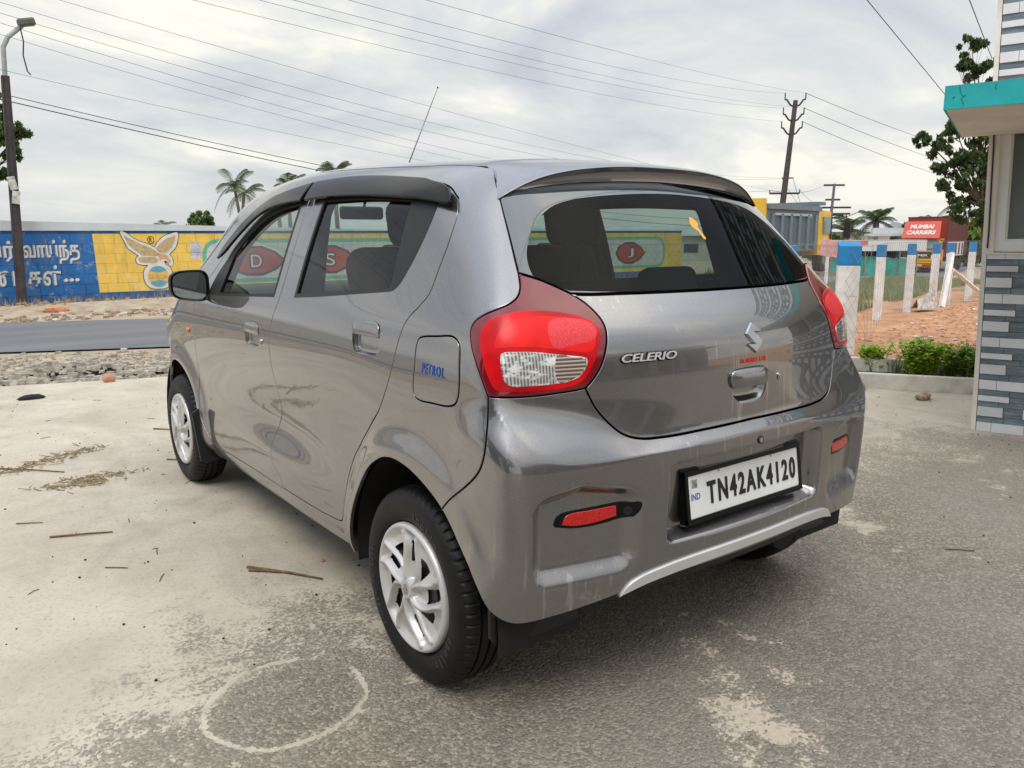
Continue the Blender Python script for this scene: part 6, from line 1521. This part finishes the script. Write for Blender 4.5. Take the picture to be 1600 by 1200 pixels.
WL=[(V3(-.9,14.2,5.55),INS[6],.25,.0034,'wire running from the top left corner down to the crossarm of the leaning pole'),
 (V3(-1.2,14.1,5.28),INS[8],.75,.0034,'upper of the wires bunched above the street lamp'),
 (V3(-1.2,14.1,5.12),INS[9],.95,.0034,'second of the wires bunched above the street lamp'),
 (V3(-1.2,14.1,4.98),INS[7],1.05,.0034,'third of the wires bunched above the street lamp'),
 (V3(-1.2,14.1,4.80),INS[6],1.00,.003,'lowest of the wires bunched above the street lamp'),
 (V3(-1.4,14.3,4.25),V3(31.0,22.0,2.9),.55,.003,'wire passing just below the hanging wire of the street lamp'),
 (V3(-.1,15.4,3.84),V3(31.0,22.0,2.1),.65,.007,'upper of two low sagging wires left of the antenna'),
 (V3(-.1,15.4,3.74),V3(31.0,22.0,1.75),.62,.009,'lower of two low sagging wires left of the antenna'),
 (V3(1.55,11.6,5.0),INS[4],.30,.0034,'leftmost wire dropping from the top edge to the leaning pole'),
 (V3(2.4,11.0,5.0),INS[2],.35,.0034,'second wire dropping from the top edge to the leaning pole'),
 (V3(2.8,10.7,5.0),INS[3],.30,.0034,'third wire dropping from the top edge to the leaning pole'),
 (V3(3.5,10.2,5.0),INS[0],.30,.0034,'fourth wire dropping from the top edge to the leaning pole'),
 (V3(4.5,9.5,5.0),INS[1],.15,.0034,'rightmost wire dropping from the top edge to the leaning pole'),
 (V3(2.95,1.02,2.9),V3(2.36,.09,1.96),0,.003,'thin wire tied to the corner of the turquoise canopy')]
WL[-1]=(V3(3.0,1.13,2.93),V3(5.95,1.75,2.49),0,.0035,'thin wire running down behind the turquoise canopy')
for a,b,s,rr,l in WL: wire(a,b,s,l,rr)
wire(V3(3.6,.66,2.85),V3(6.6,1.7,2.93),0,'short wire going into the leafy top of the dark tree',.0035)
for i,(a_,l) in enumerate(((6,'upper'),(7,'second'),(8,'third'),(9,'lowest'))):
    wire(INS[a_],PI2[2*i],.35+.15*i,l+' of the low wires sloping from the leaning pole to the far pole',.011)
for i,(z,l) in enumerate(((8.2,'upper'),(7.1,'middle'),(6.2,'lower'))):
    wire(INS[(1,3,5)[i]],V3(78-i*3,28,z-1.),.4,l+' of the wires sloping right from the leaning pole into the tree',.012)
# ------------------------------------------------------------------ trucks and far things
def far_mats():
    simple('tipper_grey',(.16,.20,.235),.6,var=.12,scale=2); simple('tipper_mid',(.105,.14,.165),.7,var=.15); simple('tipper_dark',(.055,.075,.095),.7,var=.2); simple('tipper_pale',(.42,.46,.50),.6,var=.1)
    simple('cab_yellow',(.80,.47,.02),.4,var=.06,coat=.3); simple('cab_orange',(.72,.33,.035),.45,var=.08,coat=.3); simple('truck_glass',(.035,.055,.06),.1,var=.2); simple('truck_glass_pale',(.19,.25,.25),.15,var=.15)
    simple('box_red',(.25,.028,.025),.6,var=.12,scale=1); simple('box_red_side',(.10,.022,.022),.7,var=.12,scale=1); simple('sign_red',(.62,.10,.07),.6,var=.06); simple('sign_white',(.76,.70,.66),.6,var=.03)
    simple('truck_black',(.02,.02,.02),.7); simple('truck_tyre',(.022,.022,.024),.85); simple('hub_grey',(.20,.19,.18),.7); simple('chassis_grey',(.15,.15,.15),.8,var=.4)
    simple('banner_white',(.62,.61,.60),.8,var=.1,scale=1); simple('banner_red',(.60,.17,.12),.8,var=.15); simple('teal_cloth',(.05,.32,.27),.8,var=.3,scale=2); simple('shop_dark',(.04,.06,.09),.8,var=.4,scale=3)
    simple('shrine_white',(.52,.55,.57),.8,var=.1); simple('workshop_teal',(.05,.085,.095),.8,var=.2,scale=2); simple('roof_tin',(.42,.44,.44),.7,var=.2,scale=.5); simple('pale_wall',(.50,.48,.43),.85,var=.15,scale=.7); simple('pink_board',(.62,.36,.36),.7,var=.2,scale=9); simple('plate_yellow',(.72,.50,.03),.5)
far_mats()
def frame_obj(r): return lambda mb,name,mat,par=None: mb.build(name,M_(mat),par or r,local=True)
def dump_truck():
    # local: +Y forward, X right, Z up
    ang=math.atan2(-(31.9-25.6),(19.9-17.1)); # heading
    hd=Vector((.983,.18,0)).normalized(); r=empty('dump_truck',(24.78,18.33,zg(27)+.02),math.atan2(-hd.x,hd.y)); tag(r,'grey and yellow dump truck parked beyond the fence','truck')
    B=frame_obj(r)
    mb=MB(); V=[(-1.2,.0,.95),(1.2,.0,.95),(1.2,5.0,.95),(-1.2,5.0,.95),(-1.25,-.15,2.78),(1.25,-.15,2.78),(1.25,5.05,2.88),(-1.25,5.05,2.88)]
    mb.add(V,[(0,3,2,1),(0,1,5,4),(1,2,6,5),(2,3,7,6),(3,0,4,7),(4,5,6,7)]); body=B(mb,'tipper_body','tipper_grey')
    for i in range(6):
        y=.35+i*.86; m=MB().box((1.27,y,1.75),(.09,.22,1.45)); B(m,'body_rib','tipper_pale' if 0 else 'tipper_grey',body); 
        if i<5: B(MB().box((1.245,y+.43,1.72),(.02,.50,1.15)),'body_panel','tipper_mid',body)
    B(MB().box((1.28,2.5,2.74),(.14,5.2,.20)),'top_rail','tipper_grey',body); B(MB().box((1.30,2.3,2.45),(.03,3.6,.10)),'reflective_band','tipper_pale',body)
    B(MB().box((0,5.35,2.98),(2.5,.75,.14)),'cab_guard','tipper_grey',body)
    B(MB().box((0,-.35,2.55),(2.5,.35,.95)),'tailgate','cab_yellow',body)
    cab=MB(); V=[(-1.15,5.35,.75),(1.15,5.35,.75),(1.15,7.05,.75),(-1.15,7.05,.75),(-1.1,5.35,2.72),(1.1,5.35,2.72),(1.1,6.75,2.66),(-1.1,6.75,2.66)]
    cab.add(V,[(0,3,2,1),(0,1,5,4),(1,2,6,5),(2,3,7,6),(3,0,4,7),(4,5,6,7)]); c=B(cab,'cab','cab_yellow')
    B(MB().box((1.14,6.25,2.05),(.06,.85,.75)),'side_window','truck_glass_pale',c); B(MB().box((1.16,6.72,1.9),(.05,.10,1.05)),'door_edge','truck_black',c)
    B(MB().tube([(1.1,6.9,2.5),(1.65,7.1,2.55),(1.75,7.1,2.1)],.03,4).box((1.75,7.1,1.85),(.28,.10,.75)),'wing_mirror','truck_black',c)
    B(MB().box((0,2.6,.82),(.9,5.6,.25)).box((.95,2.0,.78),(.35,1.1,.4)),'chassis','chassis_grey')
    for y in (.9,2.15,6.15):
        for s in (-1,1):
            w=B(MB().tube([(s*.80,y,.52),(s*1.16,y,.52)],.52,20),'wheel','truck_tyre'); B(MB().tube([(s*1.165,y,.52),(s*1.10,y,.52)],.24,12),'hub','hub_grey',w)
    B(MB().box((1.18,6.15,1.1),(.10,1.25,.14)),'mudguard','cab_yellow')
dump_truck()
def red_truck():
    r=empty('container_truck',(52.0,23.6,-1.18),math.atan2(-(52+1.8)*-1,-(23.6+1.9)) ); tag(r,'orange-fronted truck with a tall red box body reading MUMBAI CARRIERS','truck')
    # faces the camera, turned a little to its left
    d=Vector((-.80,-.60,0)); 
    d=(Matrix.Rotation(rad(-17),3,'Z')@Vector((-.86,-.41,0))).normalized(); d=Vector((-.935,-.36,0)).normalized(); d=Vector((-.975,-.222,0)).normalized()
    r.rotation_euler=(0,0,math.atan2(-d.x,d.y)); r.location=(52.2,24.2,-1.18)
    B=frame_obj(r)
    box=B(MB().box((0,-4.4,2.35),(2.45,6.6,2.6)),'box_body','box_red'); B(MB().box((0,-4.4,3.68),(2.5,6.65,.07)),'roof_edge','box_red_side',box)
    B(MB().box((-1.24,-4.4,2.35),(.03,6.5,2.5)),'side_skin','box_red_side',box)
    B(MB().box((-1.27,-3.9,1.55),(.04,4.9,.95)),'side_panel','banner_white',box)
    for i in range(5): B(MB().box((-1.30,-5.9+i*1.0,1.55),(.03,.30,.8)),'side_poster','box_red_side',box)
    cab=MB(); V=[(-1.15,-1.0,.55),(1.15,-1.0,.55),(1.15,.55,.55),(-1.15,.55,.55),(-1.12,-1.0,2.25),(1.12,-1.0,2.25),(1.08,.30,2.25),(-1.08,.30,2.25)]
    cab.add(V,[(0,3,2,1),(0,1,5,4),(1,2,6,5),(2,3,7,6),(3,0,4,7),(4,5,6,7)]); c=B(cab,'cab','cab_orange')
    B(MB().add([(-1.02,.50,1.62),(1.02,.50,1.62),(.98,.345,2.22),(-.98,.345,2.22)],[(0,1,2,3)]),'windscreen','truck_glass_pale',c)
    B(MB().box((0,.57,1.22),(1.55,.06,.36)),'grille','truck_black',c); B(MB().box((0,.60,.88),(1.9,.07,.10)).box((0,.60,.72),(2.0,.07,.09)),'grille_bar','cab_yellow',c)
    for s in (-1,1): B(MB().box((s*.92,.58,1.05),(.34,.07,.26)),'headlight','sign_white',c)
    B(MB().box((0,.60,.45),(2.2,.12,.22)),'bumper','box_red',c); B(MB().box((0,.68,.52),(.55,.02,.16)),'number_plate','plate_yellow',c)
    V,Fc=fit_text('TIPPER',1.15,.14,.01,bold=.03); B(MB().add([(-v[0],.605+v[2],1.17+v[1]) for v in V],[f[::-1] for f in Fc]),'grille_lettering','sign_white',c)
    for s in (-1,1): B(MB().tube([(s*1.1,.35,2.2),(s*1.45,.5,2.1)],.03,4).box((s*1.45,.5,1.8),(.2,.08,.5)),'wing_mirror','truck_black',c)
    sg=B(MB().add([(-1.15,.62,2.30),(1.15,.62,2.30),(1.08,.10,3.40),(-1.08,.10,3.40),(-1.15,.50,2.30),(1.15,.50,2.30),(1.08,-.0,3.40),(-1.08,-.0,3.40)],[(0,1,2,3),(5,4,7,6),(0,4,5,1),(3,2,6,7),(0,3,7,4),(1,5,6,2)]),'sign_board','sign_red')
    for tx,z,w in (('MUMBAI',3.05,1.45),('CARRIERS',2.67,1.75)):
        V,Fc=fit_text(tx,w,.27,.01,bold=.04,shear=.15); f=lambda v:(-v[0],.62-.52*((z+v[1]-2.30)/1.10)+.012+v[2],z+v[1])
        B(MB().add([f(v) for v in V],[q[::-1] for q in Fc]),'sign_lettering','sign_white',sg)
    for y in (.0,-5.2,-6.3):
        for s in (-1,1): B(MB().tube([(s*.85,y,.5),(s*1.15,y,.5)],.5,16),'wheel','truck_tyre')
    B(MB().box((0,-3.6,.8),(.9,6.5,.3)),'chassis','truck_black')
red_truck()
def far_buildings():
    # market stalls behind the road: white and red banner roof, teal sheets below
    a=Vector((40.1,24.0,0));b=Vector((44.2,20.9,0)); d=(b-a).normalized(); n=Vector((-d.y,d.x,0)); z0=zg(42)
    def wallq(mb,s0,s1,zl,zh,o0,o1):
        mb.prism([(s0,o0),(s1,o0),(s1,o1),(s0,o1)],zl,zh,lambda s,o,z:a+d*s+n*o+Vector((0,0,z)))
        return mb
    r=empty('market_stall',(a.x,a.y,z0)); tag(r,'low market stall with a white and red banner beyond the fence posts','stall')
    L=6.0
    wallq(MB(),-.6,L,.42,1.02,.0,.06).build('banner',M_('banner_white'),r); MB().prism([(.2,.60),(2.6,.78),(2.6,1.0),(.2,.98)],-.02,-.005,lambda s,z,o:a+d*s+n*o+Vector((0,0,z))).build('banner_print',M_('banner_red'),r)
    wallq(MB(),-.6,L,-.0,.42,1.5,1.6).build('back_wall',M_('shop_dark'),r); wallq(MB(),-.6,L,1.0,1.05,0,1.8).build('roof',M_('roof_tin'),r)
    for i in range(7): wallq(MB(),-.5+i*1.0,-.44+i*1.0,z0,.42,.05,.12).build('stall_post',M_('hub_grey'),r)
    for i,(s0,s1,zh) in enumerate(((-.2,1.7,.02),(2.4,3.4,.1),(3.6,5.4,-.02))): wallq(MB(),s0,s1,z0,zh,.3,.9).build('covered_goods',M_('teal_cloth'),r)
    # little white shrine
    c=Vector((52.8,27.0,0)); r=empty('shrine',(c.x,c.y,zg(52))); tag(r,'small white columned shrine roof behind the stall','shrine')
    z=zg(52); MB().box((c.x,c.y,1.35),(2.6,2.6,.18),.6).build('roof_slab',M_('shrine_white'),r); MB().box((c.x,c.y,1.62),(1.9,1.9,.40),.6).build('dome_base',M_('shrine_white'),r)
    for sx in (-1,0,1):
        for sy in (-1,1): 
            p=Matrix.Rotation(.6,3,'Z')@Vector((sx*1.0,sy*1.0,0)); MB().tube([(c.x+p.x,c.y+p.y,z),(c.x+p.x,c.y+p.y,1.27)],.10,6).build('column',M_('shrine_white'),r)
    for (x,y,w,dp,h,rz,lb,m1,m2) in ((75,47,14,7,2.9,-.4,'long pale shed with tin roof left of the shrine','pale_wall','roof_tin'),(60,62,22,8,2.6,-.6,'distant white roofed building behind the dump truck','pale_wall','roof_tin'),(95,40,20,8,2.9,-.3,'farthest pale building on the horizon behind the palms','pale_wall','shrine_white'),(30,75,16,8,1.6,-.1,'low white house far behind the painted wall','shrine_white','roof_tin')):
        z=zg(x); r=empty('shed',(x,y,z)); tag(r,lb,'building'); MB().box((x,y,z+h/2),(w,dp,h),rz).build('wall',M_(m1),r)
        R_=Matrix.Translation((x,y,z+h))@Matrix.Rotation(rz,4,'Z'); MB().add([(-w/2-.4,-dp/2-.5,0),(w/2+.4,-dp/2-.5,0),(w/2+.4,0,1.1),(-w/2-.4,0,1.1),(w/2+.4,dp/2+.5,0),(-w/2-.4,dp/2+.5,0)],[(0,1,2,3),(3,2,4,5),(0,3,5),(1,4,2)],R_).build('roof',M_(m2),r)
        for i in range(4): 
            p=R_@Vector((-w*.36+i*w*.24,-dp/2-.02,-h*.5)); MB().box(p,(w*.07,.06,h*.35),rz).build('window',M_('shop_dark'),r)
    p=Vector((11.3,6.1,0)); r=empty('notice_board',(p.x,p.y,-.03)); tag(r,'small faded pink notice board tied to the fence behind the thick white pillar','sign')
    MB().rbox((p.x,p.y,1.06),(.34,.015,.30),.004,1,Matrix.Rotation(-.62,4,'Z')@Matrix.Rotation(.16,4,'Y')).build('board',M_('pink_board'),r); MB().tube([(p.x,p.y+.03,-.03),(p.x,p.y+.03,1.1)],.035,6).build('stake',M_('post_white'),r)
    # a torn white sack hanging on the fence
    tag(MB().add([(11.84,4.70,.02),(12.45,4.62,.02),(12.5,4.72,.16),(12.38,4.74,.62),(12.30,4.70,.66),(12.22,4.68,.36),(12.0,4.7,.22),(11.86,4.74,.20),(12.0,4.9,.02),(12.4,4.9,.02)],[(0,1,2,5,6),(0,6,7),(2,3,4,5),(7,6,8),(8,6,5,9),(9,5,2,1)]).build('torn_sack',M_('plastic_scrap')),'torn white sack caught at the foot of the fence between two posts','sack')
far_buildings()
# ------------------------------------------------------------------ unseen surroundings, added out of view for the paint and glass to mirror
def behind():
    r=empty('office_building',(2,-13,0)); tag(r,'two-storey building with dark windows behind the camera, seen only as a reflection','building')
    MB().box((2.,-15.,1.9),(15,4,3.8),.12).build('wall',M_('pale_wall'),r)
    for i in range(7): MB().box((-4.2+i*2.05,-12.9+(-4.2+i*2.05-2)*.12,1.4),(1.45,.2,2.2),.12).build('shutter',M_('hub_grey'),r)
    MB().box((2.,-12.4,3.05),(15.4,1.8,.14),.12).build('canopy',M_('soffit_paint'),r)
    tree('roadside_tree',(-9,-9),[(-9,-9,3.6,1.7),(-10.2,-8.4,3.0,1.4),(-8.2,-10,3.1,1.5),(-9.2,-8.6,4.6,1.2)],'leaf_dark',.16,'broad dark tree behind the camera on the left, seen only as a reflection',40,dens=1.2)
    r=empty('workshop_building',(-11.5,-2.5,0)); tag(r,'dark blue-green workshop out of view to the left, seen only as a reflection','building')
    MB().box((-13.,-3.0,2.1),(4,11,4.2)).build('wall',M_('workshop_teal'),r); MB().box((-12.6,-3.0,4.3),(5.6,12,.14)).build('roof',M_('roof_tin'),r)
    for i in range(3): MB().box((-10.95,-6.4+i*3.3,1.5),(.16,2.2,2.9)).build('door',M_('shop_dark' if i!=1 else 'shrine_white'),r)
    tree('roadside_tree',(-14,5),[(-14,5,3.4,1.7),(-14.8,6.2,3.0,1.5),(-13.8,4.2,3.2,1.5),(-14.2,5.2,4.6,1.2)],'leaf_dark',.16,'dark tree out of view to the left of the car, seen only as a reflection',41,dens=1.2)
behind()
